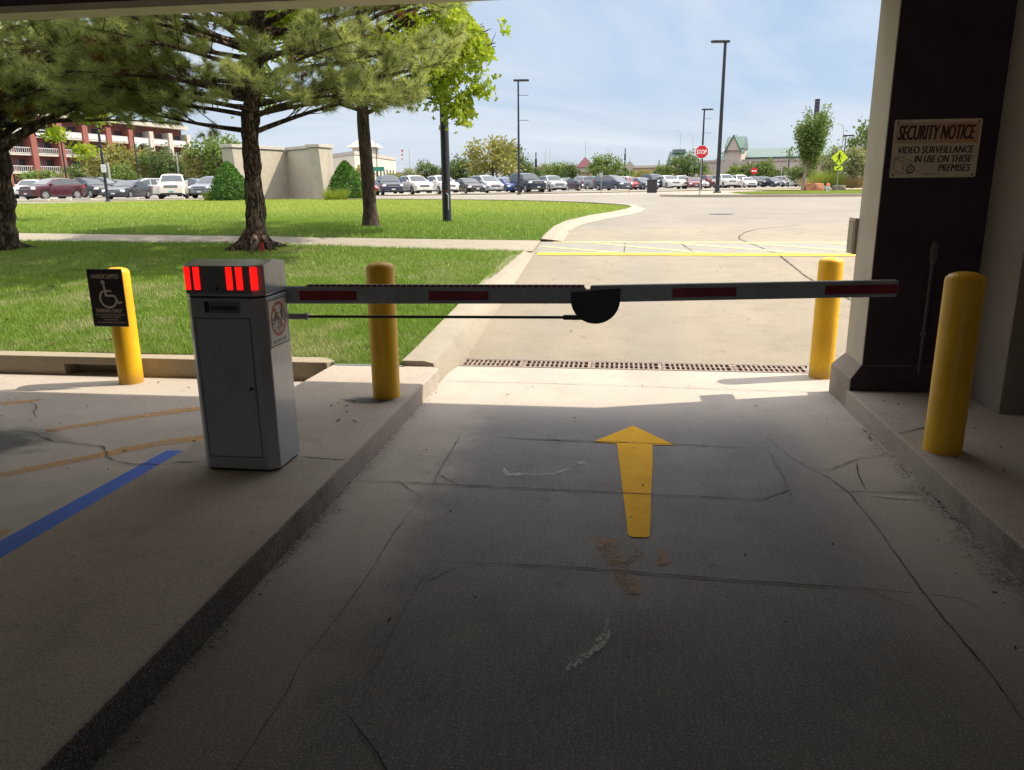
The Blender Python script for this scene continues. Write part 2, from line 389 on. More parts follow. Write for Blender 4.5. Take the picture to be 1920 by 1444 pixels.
LAWN_EDGE = [(-1.44, 14.5), (-1.41, 15.4), (-1.36, 16.6), (-1.21, 17.9), (-.75, 19.7), (-.16, 21.6), (.22, 23.8), (.41, 26.2), (.3, 28.4), (-.2, 30.6), (-1.2, 33.6), (-2.8, 36.8), (-5, 40.2), (-8, 43.3), (-11, 45.6), (-15, 47.8), (-20, 50.6), (-25, 52.6), (-29, 52.6), (-32, 48), (-36, 43.5), (-44, 41.5), (-70, 40)]
LAWN_M = NT('lawn_soil')
_p = LAWN_M.pos(); _a = LAWN_M.noise(_p, .5, 5, .6); _b = LAWN_M.noise(_p, 30, 3)
_c = LAWN_M.mix(LAWN_M.ramp(_b, .3, .7), (.035, .075, .014), (.085, .145, .03)); _c = LAWN_M.mix(LAWN_M.ramp(_a, .45, .72, 0, .6), _c, (.15, .16, .05))
LAWN_M.bump(_b, .8, .03); LAWN_M = LAWN_M.set(_c, .95, Specular_IOR_Level=.1)
near_poly = [(-60, 6.3), (-2.62, 6.3), (-2.36, 6.12), (-1.76, 6.12), (-1.76, 6.9), (-1.72, 10), (-1.62, 13.2), (-3.6, 13.5), (-7, 14.1), (-13.5, 14.55), (-60, 18.4)]
far_poly = [(-70, 20.1), (-13.5, 15.6), (-7, 15.0), (-3.6, 14.62), (-1.47, 14.42)] + LAWN_EDGE
tag(sheet('lawn_ground', near_poly, 0, LAWN_M, lawnz, extra=(6.3,)), 'lawn in front of the garage between kerb and footpath', 'lawn', kind='structure')
tag(sheet('lawn_ground', far_poly, .03, LAWN_M), 'lawn beyond the footpath reaching to the road', 'lawn', kind='structure')
tag(sheet('footpath', [(-60, 18.4), (-13.5, 14.5), (-7, 14.05), (-3.6, 13.45), (-1.45, 13.2), (-1.43, 14.42), (-3.6, 14.62), (-7, 15.0), (-13.5, 15.6), (-60, 20.1)], .031, CONC_PALE), 'narrow concrete footpath crossing the lawn', 'footpath', kind='structure')

# kerb ribbon round the lawn tip
def offset_line(pts, d):
    o = []
    for i, p in enumerate(pts):
        a, b = Vector(pts[max(i - 1, 0)]), Vector(pts[min(i + 1, len(pts) - 1)]); t = (b - a).normalized()
        o.append(Vector(p) + Vector((t.y, -t.x)) * d)
    return o
k = MB(); inn = LAWN_EDGE[:18]; mid = offset_line(inn, .22); outl = offset_line(inn, .42)
V = []; F = []
for i in range(len(inn)):
    h = .10 if 3 < i < 17 else (.034, .036, .05, .08)[min(i, 3)]
    for (p, z) in ((Vector(inn[i]), .06), (Vector(inn[i]), h), (mid[i], h), (outl[i], .006)):
        V.append((p.x, p.y, terrain(p.y) + z))
for i in range(len(inn) - 1):
    for j in range(3): F.append((i * 4 + j, (i + 1) * 4 + j, (i + 1) * 4 + j + 1, i * 4 + j + 1))
F.append((0, 1, 2, 3)); k.add(V, F).solo('kerb', CONC_PALE, 'low rounded concrete kerb curving round the tip of the lawn', 'kerb', kind='structure')
# kerb beside the driveway, from the drain up to the crossing
V, F = [], []; ys = [6.155, 6.5, 6.9, 7.4, 8, 9, 10, 11, 12, 12.6, 13.0, 13.3]
for y in ys:
    zt = lawnz(y) + (.035 if y < 11 else .005) if y < 12.9 else terrain(y) + .034; zd = terrain(y)
    w = -1.42 - (0.05 if y < 6.8 else 0)
    for x, z in ((-1.80, -.1), (-1.79, zt), (-1.60, max(zt, zd + .012)), (-1.52, max(zt - .02, zd + .008)), (w, zd + .004), (w, -.1)): V.append((x, y, z))
n = 6
for i in range(len(ys) - 1):
    for j in range(n - 1): F.append((i * n + j, (i + 1) * n + j, (i + 1) * n + j + 1, i * n + j + 1))
F.append(tuple(range(n))); F.append(tuple(range(len(V) - 1, len(V) - n - 1, -1)))
MB().add(V, F).solo('kerb', CONC_PALE, 'pale concrete kerb climbing along the left edge of the driveway', 'kerb', kind='structure', smooth=40)
# kerb in front of the accessible bay, with its open inlet slot
k = MB()
k.box(-17, -4.90, 6.11, 6.31, 0, .165); k.box(-4.90, -4.28, 6.11, 6.31, .10, .165); k.box(-4.90, -4.28, 6.30, 6.31, 0, .10)
k.box(-4.28, -2.86, 6.11, 6.31, 0, .165)
k.prism([(-2.86, 6.11), (-2.44, 6.11), (-2.40, 6.20), (-2.52, 6.31), (-2.86, 6.31)], 0, .164)
k.solo('kerb', CONC_KERB, 'tan concrete kerb with an open drainage slot at the head of the accessible bay', 'kerb', kind='structure', bevel=.012)
# islands
MB().prism([(-2.53, -16), (-1.46, -16), (-1.46, 6.1), (-1.52, 6.15), (-2.40, 6.15), (-2.47, 4.3), (-2.50, 2.5)], -.1, .14).solo('gate_island', CONC_ISL, 'raised concrete island carrying the barrier cabinet', 'island', kind='structure', bevel=.012)
MB().prism([(1.68, -16), (3.4, -16), (3.4, 5.72), (1.68, 5.72)], -.1, .14).solo('right_island', CONC_ISL, 'raised concrete walkway right of the lane, in front of the pillar', 'island', kind='structure', bevel=.012)

# ---- drain
dr = thing('trench_drain', (.11, 6.93, 0), 'long rusty slotted trench drain across the foot of the driveway', 'drain')
MB().box(-1.5, 1.72, 6.77, 6.79, -.2, -.002).box(-1.5, 1.72, 7.07, 7.09, -.2, -.002).box(-1.5, 1.72, 6.79, 7.07, -.2, -.17).build('channel', VOID, dr)
MB().box(-1.5, 1.72, 6.78, 6.795, -.02, .005).box(-1.5, 1.72, 7.065, 7.08, -.02, .005).build('frame', IRON, dr)
x0 = -1.49; pl = .636
def grate_panel(xa, xb):
    b = MB(); ya, yb, ym = 6.797, 7.063, 6.93
    b.box(xa, xb, ya, ya + .022, -.03, .003); b.box(xa, xb, yb - .022, yb, -.03, .003); b.box(xa + .03, xb - .03, ym - .009, ym + .009, -.03, .0028)
    b.box(xa, xa + .03, ya + .022, yb - .022, -.03, .003); b.box(xb - .03, xb, ya + .022, yb - .022, -.03, .003)
    nsl = 13; st = (xb - xa - .06) / nsl
    for i in range(1, nsl):
        c = xa + .03 + i * st; b.box(c - .009, c + .009, ya + .02, yb - .02, -.028, .0024)
    for s in (-1, 1): b.lathe([(.012, .003), (.012, .007), (.009, .009)], 8, ((xa + .016), ym + s * .05, 0))
    return b
for i in range(5): grate_panel(x0 + i * pl + .003, x0 + (i + 1) * pl - .003).build('grate_panel', IRON, dr)

# ---- painted markings on the floor
def marking(name, poly, m, label, cat='marking', dz=.004, extra=()):
    return tag(sheet(name, poly, dz, m, extra=extra), label, cat, kind='structure')
marking('lane_arrow', [(-.13, 4.725), (.13, 5.10), (.385, 4.715), (.245, 4.705), (.235, 4.4), (.205, 3.9), (.192, 3.6), (.178, 3.37), (.165, 3.355), (.09, 3.355), (.078, 3.38), (.07, 3.6), (.048, 4.1), (.022, 4.705)], YEL_ARROW, 'yellow painted arrow pointing out of the garage along the lane', 'arrow')
def wornpaint(name, col, thr=.5, sc=18, fade=0.8):
    t = NT(name); p = t.pos(); n1 = t.noise(p, sc, 5, .7); n2 = t.noise(p, 3, 3)
    a = t.math('MULTIPLY', t.ramp(t.math('ADD', n1, t.math('MULTIPLY', t.math('SUBTRACT', n2, .5), .5)), thr - .1, thr + .1, 1, 0), fade)
    t.set(t.mix(n1, tuple(c * .8 for c in col), col), .7, Alpha=a); return t.m
REM = wornpaint('worn_arrow_paint', (.30, .165, .075), .56, 22, .85)
for poly in ([(-.1, 3.35), (.03, 3.33), (.025, 3.23), (.06, 3.13), (.12, 3.24), (.145, 3.2), (.09, 3.1), (.06, 3.0), (.11, 2.97), (.13, 2.84), (.07, 2.82), (.035, 2.92), (.0, 3.06), (-.05, 3.2)], [(.205, 3.24), (.25, 3.22), (.255, 3.1), (.2, 3.09)]):
    marking('worn_arrow', poly, REM, 'brown remnant of an older worn arrow behind the yellow arrow' if len(poly) > 5 else 'small brown square remnant of old paint right of the worn arrow', 'worn paint', .003)
BLUE = wornpaint('blue_bay_paint', (.035, .13, .62), .70, 30, .95)
marking('bay_line', [(-2.5, 4.30), (-2.805, 4.27), (-2.862, 2.95), (-2.872, .5), (-2.54, .5), (-2.52, 2.9)], BLUE, 'blue painted edge line of the accessible bay beside the island', 'line', .003)
YFADE = wornpaint('faded_yellow_paint', (.62, .35, .11), .58, 24, .7)
for poly, lb in (([(-2.44, 4.78), (-2.44, 4.62), (-2.9, 4.36), (-3.44, 3.79), (-3.9, 3.30), (-3.98, 3.36), (-3.5, 3.87), (-2.95, 4.47)], 'faded yellow hatch stripe reaching the island beside the cabinet'),
                 ([(-2.6, 5.52), (-2.56, 5.42), (-3.2, 5.08), (-3.85, 4.53), (-3.9, 4.6), (-3.25, 5.19)], 'faded yellow hatch stripe in the middle of the bay'),
                 ([(-4.5, 5.33), (-4.5, 5.23), (-5.6, 4.75), (-5.65, 4.85)], 'faded yellow hatch stripe nearest the kerb'),
                 ([(-2.9, 3.1), (-2.9, 2.95), (-3.6, 2.4), (-3.7, 2.5)], 'faded yellow hatch stripe crossing the blue line')):
    marking('hatch_stripe', poly, YFADE, lb, 'stripe', .002)
cw = [(-1.42, 13.24), (9, 13.12), (9, 14.3), (-1.42, 14.42)]
tag(sheet('crossing', cw, .004, concrete('crossing_concrete', (.27, .262, .235), (.2, .195, .18), .5)), 'greyer concrete pedestrian crossing over the driveway', 'crossing', kind='structure')
marking('crossing_line', [(-1.36, 12.98), (9, 12.84), (9, 13.08), (-1.36, 13.22)], YEL_ROAD, 'bold yellow line along the near side of the crossing', 'line', .008)
marking('crossing_line', [(-1.2, 14.36), (9, 14.24), (9, 14.32), (-1.2, 14.44)], YEL_PALE, 'thin pale yellow line along the far side of the crossing', 'line', .008)
for i, (xa, xb, ya) in enumerate(((-1.35, -.1, 13.85), (-.62, 1.3, 14.36), (.78, 2.85, 14.34), (2.1, 4.1, 14.32), (3.5, 5.6, 14.3))):
    marking('crossing_stripe', [(xa, ya - .02), (xa, ya + .07), (xb + .25, 13.2), (xb, 13.2)], YEL_PALE, 'pale slanted stripe of the crossing, %s from the lawn' % ('first', 'second', 'third', 'fourth', 'fifth')[i], 'stripe', .0085)

# ---- joints and cracks
def ribbon(b, pts, w, z, seed, jit=.004, taper=True):
    rng = random.Random(seed); P = [Vector((x, y)) for x, y in pts]; Q = []
    for a, c in zip(P, P[1:]):
        nn = max(2, int((c - a).length / .05))
        for i in range(nn): Q.append(a.lerp(c, i / nn))
    Q.append(P[-1]); n = len(Q)
    V = []; 
    for i, q in enumerate(Q):
        t = (Q[min(i + 1, n - 1)] - Q[max(i - 1, 0)]).normalized(); s = Vector((t.y, -t.x))
        q = q + s * rng.uniform(-jit, jit); ww = w * rng.uniform(.45, 1.4) * (min(1, .3 + 4 * min(i, n - 1 - i) / n) if taper else 1)
        zz_ = terrain(q.y) + z
        V += [(q.x - s.x * ww / 2, q.y - s.y * ww / 2, zz_), (q.x + s.x * ww / 2, q.y + s.y * ww / 2, zz_)]
    b.add(V, [(2 * i, 2 * i + 1, 2 * i + 3, 2 * i + 2) for i in range(n - 1)])
CR = simple('crack_dirt', (.045, .040, .036), .95, .5, 12)
b = MB()
J = {'joint1': [(-1.5, 3.85), (-1.4, 3.9), (-1.09, 3.905), (-.72, 3.895), (-.05, 3.888), (.43, 3.88), (.93, 3.87)], 'joint1R': [(1.14, 4.05), (1.25, 4.04), (1.5, 4.05), (1.69, 4.07)],
     'joint2': [(-.8, 3.0), (-.66, 3.01), (-.33, 3.02), (-.1, 3.02), (.13, 3.01), (.56, 2.99), (1.02, 2.98), (1.24, 2.96)], 'joint3': [(-.86, 4.75), (-.52, 4.74), (-.14, 4.73), (.4, 4.73), (.94, 4.71)],
     'longL': [(-1.0, 3.7), (-1.03, 3.28), (-1.02, 2.85), (-1.03, 2.56), (-1.06, 2.21), (-1.04, 2.06), (-1.04, 1.5)], 'longR': [(.98, 4.95), (1.04, 4.64), (1.09, 4.46), (1.16, 4.34), (1.21, 4.19), (1.25, 4.02), (1.26, 3.54), (1.25, 3.17), (1.25, 2.83), (1.27, 2.46), (1.25, 1.8)],
     'far': [(-1.42, 6.2), (-.23, 6.2), (1.05, 6.14), (1.7, 6.13)]}
for i, (kk, p) in enumerate(J.items()): ribbon(b, p, {'far': .005, 'longL': .003, 'longR': .0042}.get(kk, .0065), .0062, i, .003, kk != 'far')
for i, p in enumerate(([(1.17, 4.33), (1.25, 4.38), (1.37, 4.49), (1.46, 4.58), (1.55, 4.6), (1.66, 4.71)], [(1.42, 4.5), (1.38, 4.32), (1.35, 4.08)], [(-1.22, 3.95), (-1.09, 3.8), (-1.0, 3.7)], [(-.81, 1.98), (-.7, 1.87), (-.62, 1.77), (-.5, 1.6)], [(1.02, 2.99), (1.12, 2.89), (1.21, 2.79)], [(1.24, 2.96), (1.37, 2.94), (1.44, 2.83)], [(-.84, 3.89), (-1.0, 4.05)])):
    ribbon(b, p, .0055, .0064, 40 + i, .004)
for i, p in enumerate(([(-3.98, 4.54), (-3.84, 4.46), (-3.67, 4.35), (-3.6, 4.37), (-3.44, 4.32), (-3.27, 4.29), (-3.15, 4.19), (-3.11, 4.11), (-3.02, 4.06), (-2.97, 4.03), (-2.82, 4.01), (-2.5, 4.05)], [(-4.54, 5.22), (-4.4, 5.13), (-4.28, 4.95), (-4.16, 4.83)])):
    ribbon(b, p, .008, .0068, 60 + i, .010)
ribbon(b, [(2.9, 9.2), (2.61, 11.21), (2.58, 13.08), (2.28, 14.37), (2.2, 14.8), (2.26, 15.17), (2.44, 15.67), (2.79, 16.2), (3.8, 17.37)], .018, .0095, 70, .004, False)
ribbon(b, [(.1, 13.2), (.12, 14.3)], .012, .0095, 71, .004, False); ribbon(b, [(1.26, 13.2), (1.1, 14.3)], .016, .0095, 72, .004, False)
ribbon(b, [(-1.44, 16.0), (-1.2, 16.4), (-.2, 16.6), (1.6, 16.5)], .012, .0095, 74, .01, False)
tag(b.build('pavement_cracks', CR), 'dark cracks and joints in the concrete', 'cracks', kind='structure')
b = MB()
for i, p in enumerate(([(-1.74, 3.88), (-1.56, 3.86), (-1.47, 3.86)], [(1.69, 4.66), (1.84, 4.77), (1.94, 4.83)], [(-2.43, 3.71), (-2.26, 3.75)])):
    ribbon(b, p, .007, .1432, 80 + i, .004)
tag(b.build('island_cracks', CR), 'fine cracks across the raised islands', 'cracks', kind='structure')
SCUFF = wornpaint('pale_scuff', (.68, .67, .67), .54, 70, .75)
b = MB()
for i, p in enumerate(([(-1.01, 4.74), (-1.0, 4.05), (-.99, 3.9)], [(-.78, 2.97), (-.8, 2.66), (-.8, 2.34), (-.79, 2.12)], [(.96, 4.71), (.95, 4.19), (.94, 3.9)], [(-.76, 2.84), (-.66, 2.98)], [(.76, 3.87), (.96, 4.05)], [(-.93, 4.65), (-.82, 4.76)], [(-.7, 4.745), (-.2, 4.738)])):
    ribbon(b, p, .009, .0055, 90 + i, .002)
tag(b.build('saw_cuts', simple('pale_saw_cut', (.2, .19, .18), .9, .3, 30)), 'thin pale saw cuts outlining the vehicle loops in the lane', 'saw cuts', kind='structure')
b = MB()
for i, (p, w) in enumerate((([(-.63, 4.19), (-.6, 4.09), (-.48, 4.10), (-.33, 4.13), (-.25, 4.22)], .035), ([(-.15, 2.26), (-.09, 2.37), (-.04, 2.44), (-.015, 2.52), (.0, 2.64)], .034), ([(-.2, 4.3), (-.18, 4.36)], .05), ([(1.35, 4.0), (1.6, 3.98)], .06))):
    ribbon(b, p, w, .0045, 120 + i, .004)
tag(b.build('scuff_marks', SCUFF), 'whitish curved scuff marks on the dark lane', 'scuffs', kind='structure')
# oil stain in the bay and crumbs of leaf litter
t = NT('oil_stain'); p = t.obj(); ln = t.n('ShaderNodeVectorMath', operation='LENGTH'); t.l(p, ln.inputs[0])
t.set((.03, .028, .03), .5, Alpha=t.math('MULTIPLY', t.ramp(t.math('ADD', ln.outputs['Value'], t.math('MULTIPLY', t.math('SUBTRACT', t.noise(p, 2.2, 4), .5), .9)), .25, .95, 1, 0), .6))
ob = MB().lathe([(1.0, 0), (.99, .0003)], 32).build('oil_stain', t.m); ob.scale = (.78, .42, 1); ob.location = (-4.25, 4.27, .0022)
tag(ob, 'dark oil stain on the floor of the accessible bay', 'stain', kind='structure')
ob2 = bpy.data.objects.new('dark_stain', ob.data); COL.objects.link(ob2); ob2.location = (-1.72, 5.06, .1425); ob2.scale = (.24, .1, 1)
tag(ob2, 'small dark stain at the foot of the bollard on the island', 'stain', kind='structure')
rng = random.Random(5); b = MB()
def crumb(x, y, z, s):
    a = rng.uniform(0, 6.28); u = Vector((math.cos(a), math.sin(a), rng.uniform(-.2, .5))); v = Vector((-math.sin(a), math.cos(a), rng.uniform(-.2, .4)))
    c = Vector((x, y, z)); l = s * rng.uniform(.6, 1.8); w = s * rng.uniform(.25, .6)
    b.add([c - u * l, c + v * w + Vector((0, 0, s * .5)), c + u * l, c - v * w + Vector((0, 0, s * .2))], [(0, 1, 2), (0, 2, 3)])
for _ in range(300):
    y = rng.uniform(.9, 6) if rng.random() < .8 else rng.uniform(.9, 3); crumb(-1.455 + abs(rng.gauss(0, .028)) - .005, y, .006, .0055)
for _ in range(420):
    y = rng.uniform(2, 5.2); crumb(1.675 - abs(rng.gauss(0, .05)) * (1.6 if y < 3.6 else .7), y, .006, .006)
for _ in range(40): crumb(rng.uniform(-5, -2.6), rng.uniform(3.6, 6), .006, .010)
for _ in range(26): crumb(rng.uniform(-1.3, 1.6), rng.uniform(2, 6.6), .008, .010)
for _ in range(10): crumb(rng.uniform(-2.2, -1.6), rng.uniform(4.3, 5.0), .148, .016)
for _ in range(14): crumb(rng.uniform(1.8, 2.4), rng.uniform(3.6, 5.4), .148, .012)
for _ in range(130):
    y = 6.4 + 7 * rng.random() ** 1.2; x = -1.9 - rng.random() * (y * .8 - .5); crumb(x, y, lawnz(y) + .05, .022)
nl = len(b.v)
for _ in range(26): crumb(rng.uniform(-1, 4), rng.uniform(7.6, 12.5), terrain(10) + .0, .02)
b.v = [(x, y, z if i < nl else terrain(y) + .012 + (z - terrain(10)) * .5) for i, (x, y, z) in enumerate(b.v)]
tag(b.build('leaf_litter', simple('dry_litter', (.11, .07, .035), .95, .5, 20)), 'dry leaf crumbs and grit along the kerbs', 'litter', kind='stuff')
rng2 = random.Random(9)
mh = spot(1355, 20.6)
MB().lathe([(.34, 0), (.34, .01), (.3, .014)], 24, (mh.x, mh.y, mh.z)).solo('manhole_cover', simple('manhole_iron', (.13, .12, .115), .6, .2, 12), 'round iron manhole cover set in the pale road', 'manhole')

# ================================================================== GARAGE
gar = thing('parking_garage', (1.75, 6.2, 0), 'parking garage with dark ceiling, cream facade beam and maroon pillar beside the lane', 'garage')
BY = 6.30
b = MB(); b.box(-17, 9, 6.04, BY, 2.97, 3.02); b.cur = 1; b.box(-17, 9, 6.05, BY - .004, 3.02, 3.75)
b.build('facade_beam', [PAINT_CREAM, PAINT_MAROON], gar)
MB().box(-17, 9, 6.0, BY + .001, 3.751, 9.0).build('upper_facade', PAINT_CREAM, gar)
MB().box(-17, 9, -16, 5.999, 3.6, 3.9).build('ceiling', PAINT_CEIL, gar)
# pillar: plinth with splayed top, shaft
PX0, PX1, PY0, PY1 = 1.77, 2.6, 5.72, 6.14
b = MB()
def ring(x0, y0, y1, z): return [(x0, y0, z), (PX1, y0, z), (PX1, y1, z), (x0, y1, z)]
V = ring(PX0, PY0, PY1, .30) + ring(PX0, PY0, PY1, 3.6)
F = [(0, 1, 5, 4), (1, 2, 6, 5), (2, 3, 7, 6), (3, 0, 4, 7), (4, 5, 6, 7), (3, 2, 1, 0)]
b.add(V, F); b.m = [1, 0, 0, 0, 0, 0]
pil = b.build('pillar', [PAINT_CREAM, PAINT_MAROON], gar, bevel=.006)
b = MB(); V = ring(PX0 - .085, PY0 - .05, PY1 + .05, -.05) + ring(PX0 - .085, PY0 - .05, PY1 + .05, .225) + ring(PX0 - .003, PY0 - .003, PY1 + .003, .325)
F = []; mi = []
for l in (0, 4):
    for i in range(4):
        F.append((l + i, l + (i + 1) % 4, l + 4 + (i + 1) % 4, l + 4 + i)); mi.append(1 if i == 0 else 0)
F.append((8, 9, 10, 11)); mi.append(0); b.add(V, F); b.m = mi
b.build('plinth', [CONC_WALL, PAINT_MAROON], pil, bevel=.005)
MB().box(2.47, 3.0, 5.16, 5.715, .14, 3.6).build('pilaster', CONC_WALL, gar, bevel=.006)
MB().box(2.62, 3.0, -16, 5.155, .14, 3.6).build('side_wall', CONC_WALL, gar)
MB().box(2.605, 9, 5.73, 6.2, -.05, 3.7).build('outer_wall', PAINT_CREAM, gar)
MB().box(-17, -4.5, -12.3, -12.01, 0, 3.6).build('rear_wall', CONC_WALL, gar)
MB().box(-4.499, 3.0, -12.3, -12.01, 2.75, 3.6).build('rear_beam', CONC_WALL, gar)  # unseen; gap below shaped to let fill light onto camera-facing surfaces
MB().box(-17.3, -17.01, -12.3, 3.0, 0, 3.6).build('far_wall', CONC_WALL, gar)
# small cabinet on the pillar's outer side
jb = thing('junction_box', (1.75, 6.28, 1.1), 'slim tan box fixed to the outer side of the garage pillar', 'box')
MB().box(1.745, 1.80, 6.141, 6.30, 1.08, 1.35).build('housing', simple('tan_box', (.42, .36, .28), .6), jb, bevel=.006)
MB().box(1.7405, 1.7445, 6.16, 6.285, 1.10, 1.33).build('door', simple('brown_box_door', (.33, .28, .22), .6), jb)
# conduit with a fitting
cd = thing('conduit', (2.16, 5.70, .14), 'thin grey conduit rising up the dark pillar to a fitting', 'conduit')
MB().tube([(2.155, 5.70, .14), (2.157, 5.70, 1.06)], .0125, 10).build('pipe', simple('grey_conduit', (.11, .10, .10), .5, .1), cd, smooth=40)
b = MB().tube([(2.157, 5.70, 1.05), (2.157, 5.70, 1.085)], .019, 10).box(2.138, 2.176, 5.68, 5.719, 1.085, 1.185).box(2.135, 2.156, 5.672, 5.68, 1.085, 1.21)
b.build('fitting', simple('conduit_fitting', (.15, .125, .115), .5, .1), cd, bevel=.003)
MB().box(2.138, 2.176, 5.702, 5.719, .55, .57).build('clip', STEEL, cd)

# ================================================================== LETTERING
_tc = {}
def text_geo(body, bold=0.0, shear=0.0, space=1.0):
    key = (body, bold, shear, space)
    if key in _tc: return _tc[key]
    cu = bpy.data.curves.new('t', 'FONT'); cu.body = body; cu.offset = bold; cu.shear = shear; cu.space_character = space; cu.resolution_u = 3
    ob = bpy.data.objects.new('t', cu); COL.objects.link(ob)
    dg = bpy.context.evaluated_depsgraph_get(); ev = ob.evaluated_get(dg); me = ev.to_mesh()
    V = [(v.co.x, v.co.y) for v in me.vertices]; F = [tuple(p.vertices) for p in me.polygons]
    ev.to_mesh_clear(); bpy.data.objects.remove(ob); bpy.data.curves.remove(cu)
    xs = [v[0] for v in V]; ys = [v[1] for v in V]; x0, x1, y0, y1 = min(xs), max(xs), min(ys), max(ys)
    V = [((x - x0) / (x1 - x0), (y - y0) / (y1 - y0)) for x, y in V]
    _tc[key] = (V, F); return V, F
def put_text(b, body, u0, v0, w, h, d, fr, bold=.02, shear=0.0, space=1.0):
    V, F = text_geo(body, 0.0, shear, space); o, u, v, ww = [Vector(q) for q in fr]
    k = bold * h * .8   # a heavier stroke: the same letters laid three times a hair apart
    for i, sft in enumerate((-k, 0, k)):
        b.add([o + u * (u0 + x * w + sft) + v * (v0 + y * h) + ww * (d + .00004 * i) for x, y in V], F)
def circle(cx_, cy_, r, n=24, a0=0, a1=360): return [(cx_ + r * math.cos(R(a0 + (a1 - a0) * i / n)), cy_ + r * math.sin(R(a0 + (a1 - a0) * i / n))) for i in range(n + (0 if a1 - a0 == 360 else 1))]

# ================================================================== BARRIER GATE
gate = thing('barrier_gate', (-1.97, 3.77, .14), 'grey barrier cabinet with red warning lights and a lowered striped arm across the lane', 'barrier gate')
plan = lambda g: [(-2.185 - g, 3.665 - g), (-2.15 - g * .4, 3.63 - g), (-1.81 + g * .4, 3.63 - g), (-1.76 + g, 3.668 - g), (-1.76 + g, 3.92 + g), (-2.185 - g, 3.92 + g)]
MB().prism(plan(-.012), .138, .153).build('base_gasket', BLACK, gate)
cab = MB().prism(plan(0), .153, 1.068).build('cabinet', GREY_CAB, gate, bevel=.006)
# hood with a slightly ridged top
b = MB(); g = plan(.002); n = len(g)
V = [(x, y, 1.078) for x, y in g] + [(x, y, 1.232) for x, y in g]
rid = [(-2.187, 3.775, 1.252), (-1.758, 3.775, 1.252)]
V += rid
F = [(i, (i + 1) % n, n + (i + 1) % n, n + i) for i in range(n) if i not in (3, 5)]
F += [(3, 4, n + 4, 2 * n + 1, n + 3), (5, 0, n + 0, 2 * n, n + 5), tuple(range(n - 1, -1, -1)), (n + 0, n + 1, n + 2, n + 3, 2 * n + 1, 2 * n), (2 * n, 2 * n + 1, n + 4, n + 5)]
hood = b.add(V, F).build('hood', GREY_CAB, gate, bevel=.005)
MB().prism(plan(-.006), 1.068, 1.078).build('hood_seal', BLACK, gate)
MB().box(-2.160, -1.812, 3.6215, 3.6275, 1.092, 1.230).build('lamp_housing', simple('dark_lamp_housing', (.16, .165, .17), .45, .1), hood, bevel=.003)
for xa, xb in ((-2.160, -2.130), (-2.112, -2.080), (-1.938, -1.906), (-1.886, -1.852)):
    MB().box(xa, xb, 3.617, 3.622, 1.112, 1.226).build('warning_light', RED_LAMP, hood, bevel=.004)
fr = (Vector((-1.803, 3.622, 0)), Vector((.8, .6, 0)), Vector((0, 0, 1)), Vector((.6, -.8, 0)))
MB().prism([(-.008, 1.112), (.026, 1.112), (.026, 1.226), (-.008, 1.226)], -.002, .009, fr).build('warning_light', RED_LAMP, hood, bevel=.004)
MB().box(-2.1975, -2.192, 3.70, 3.735, 1.11, 1.226).build('warning_light', RED_LAMP, hood)
MB().tube([(-1.99, 3.6225, 1.118), (-1.99, 3.614, 1.118)], .008, 10).build('hood_lock', BLACK, hood)
# door, lock, maker's plate
door = MB().box(-2.130, -1.842, 3.6255, 3.631, .225, .962).build('door', GREY_CAB, cab, bevel=.002)
fr = (Vector((0, 3.6292, 0)), Vector((1, 0, 0)), Vector((0, 0, 1)), Vector((0, -1, 0)))
MB().stroke([(-2.134, .221), (-1.838, .221), (-1.838, .966), (-2.134, .966)], .0035, 0, fr, True).build('door_gap', BLACK, cab)
MB().tube([(-1.862, 3.626, .60), (-1.862, 3.616, .60)], .009, 10).build('lock', BLACK, door)
b = MB().box(-2.075, -1.885, 3.624, 3.6295, .992, 1.052); b.cur = 1
b.box(-2.072, -2.048, 3.6225, 3.6245, 1.0, 1.05)
rg = random.Random(3); x = -2.04
while x < -1.90:
    w = rg.uniform(.006, .012); b.box(x, x + w, 3.6228, 3.6245, 1.008, 1.028 + rg.uniform(0, .003)); x += w + .004
b.build('name_plate', [simple('dim_plate', (.17, .175, .18), .4, .05), BLACK], cab)
# pictogram sticker on the side facing the lane
st = MB().box(-1.7599, -1.7580, 3.672, 3.905, .80, 1.055).build('warning_sticker', WHITE, cab)
st['label'] = 'white sticker with a red prohibition ring on the cabinet side'
fr = (Vector((-1.7579, 3.672, .80)), Vector((0, 1, 0)), Vector((0, 0, 1)), Vector((1, 0, 0)))
b = MB().stroke([(.007, .007), (.226, .007), (.226, .248), (.007, .248)], .006, .0002, fr, True)
# walking person, motorcycle and bicycle
def ped(b, cx_, cy_, h, d, fr, flip=1):
    q = lambda x, y: (cx_ + flip * x * h, cy_ + y * h)
    b.flat([q(x, y) for x, y in circle(.02, .9, .085, 12)], d, fr)
    for pts, w in (([(.0, .78), (-.02, .45)], .17), ([(-.02, .48), (.09, .26), (.13, .02)], .10), ([(-.03, .47), (-.10, .24), (-.22, .03)], .10), ([(.03, .74), (.17, .60), (.24, .46)], .07), ([(-.03, .74), (-.17, .62), (-.2, .46)], .07), ([(.1, .02), (.2, .02)], .05), ([(-.24, .05), (-.16, .0)], .05)):
        b.stroke([q(x, y) for x, y in pts], w * h, d + .00002 * len(pts), fr)
ped(b, .160, .125, .085, .0003, fr)
for c in ((.062, .135), (.112, .135)): b.stroke(circle(c[0], c[1], .017, 14), .006, .0003, fr, True)
b.stroke([(.062, .135), (.078, .155), (.1, .155), (.112, .135)], .012, .0003, fr).stroke([(.1, .155), (.112, .172), (.105, .176)], .005, .0003, fr)
b.flat(circle(.085, .195, .008, 10), .0003, fr); b.stroke([(.083, .187), (.078, .165), (.092, .15)], .013, .0004, fr).stroke([(.085, .183), (.106, .17)], .006, .0004, fr)
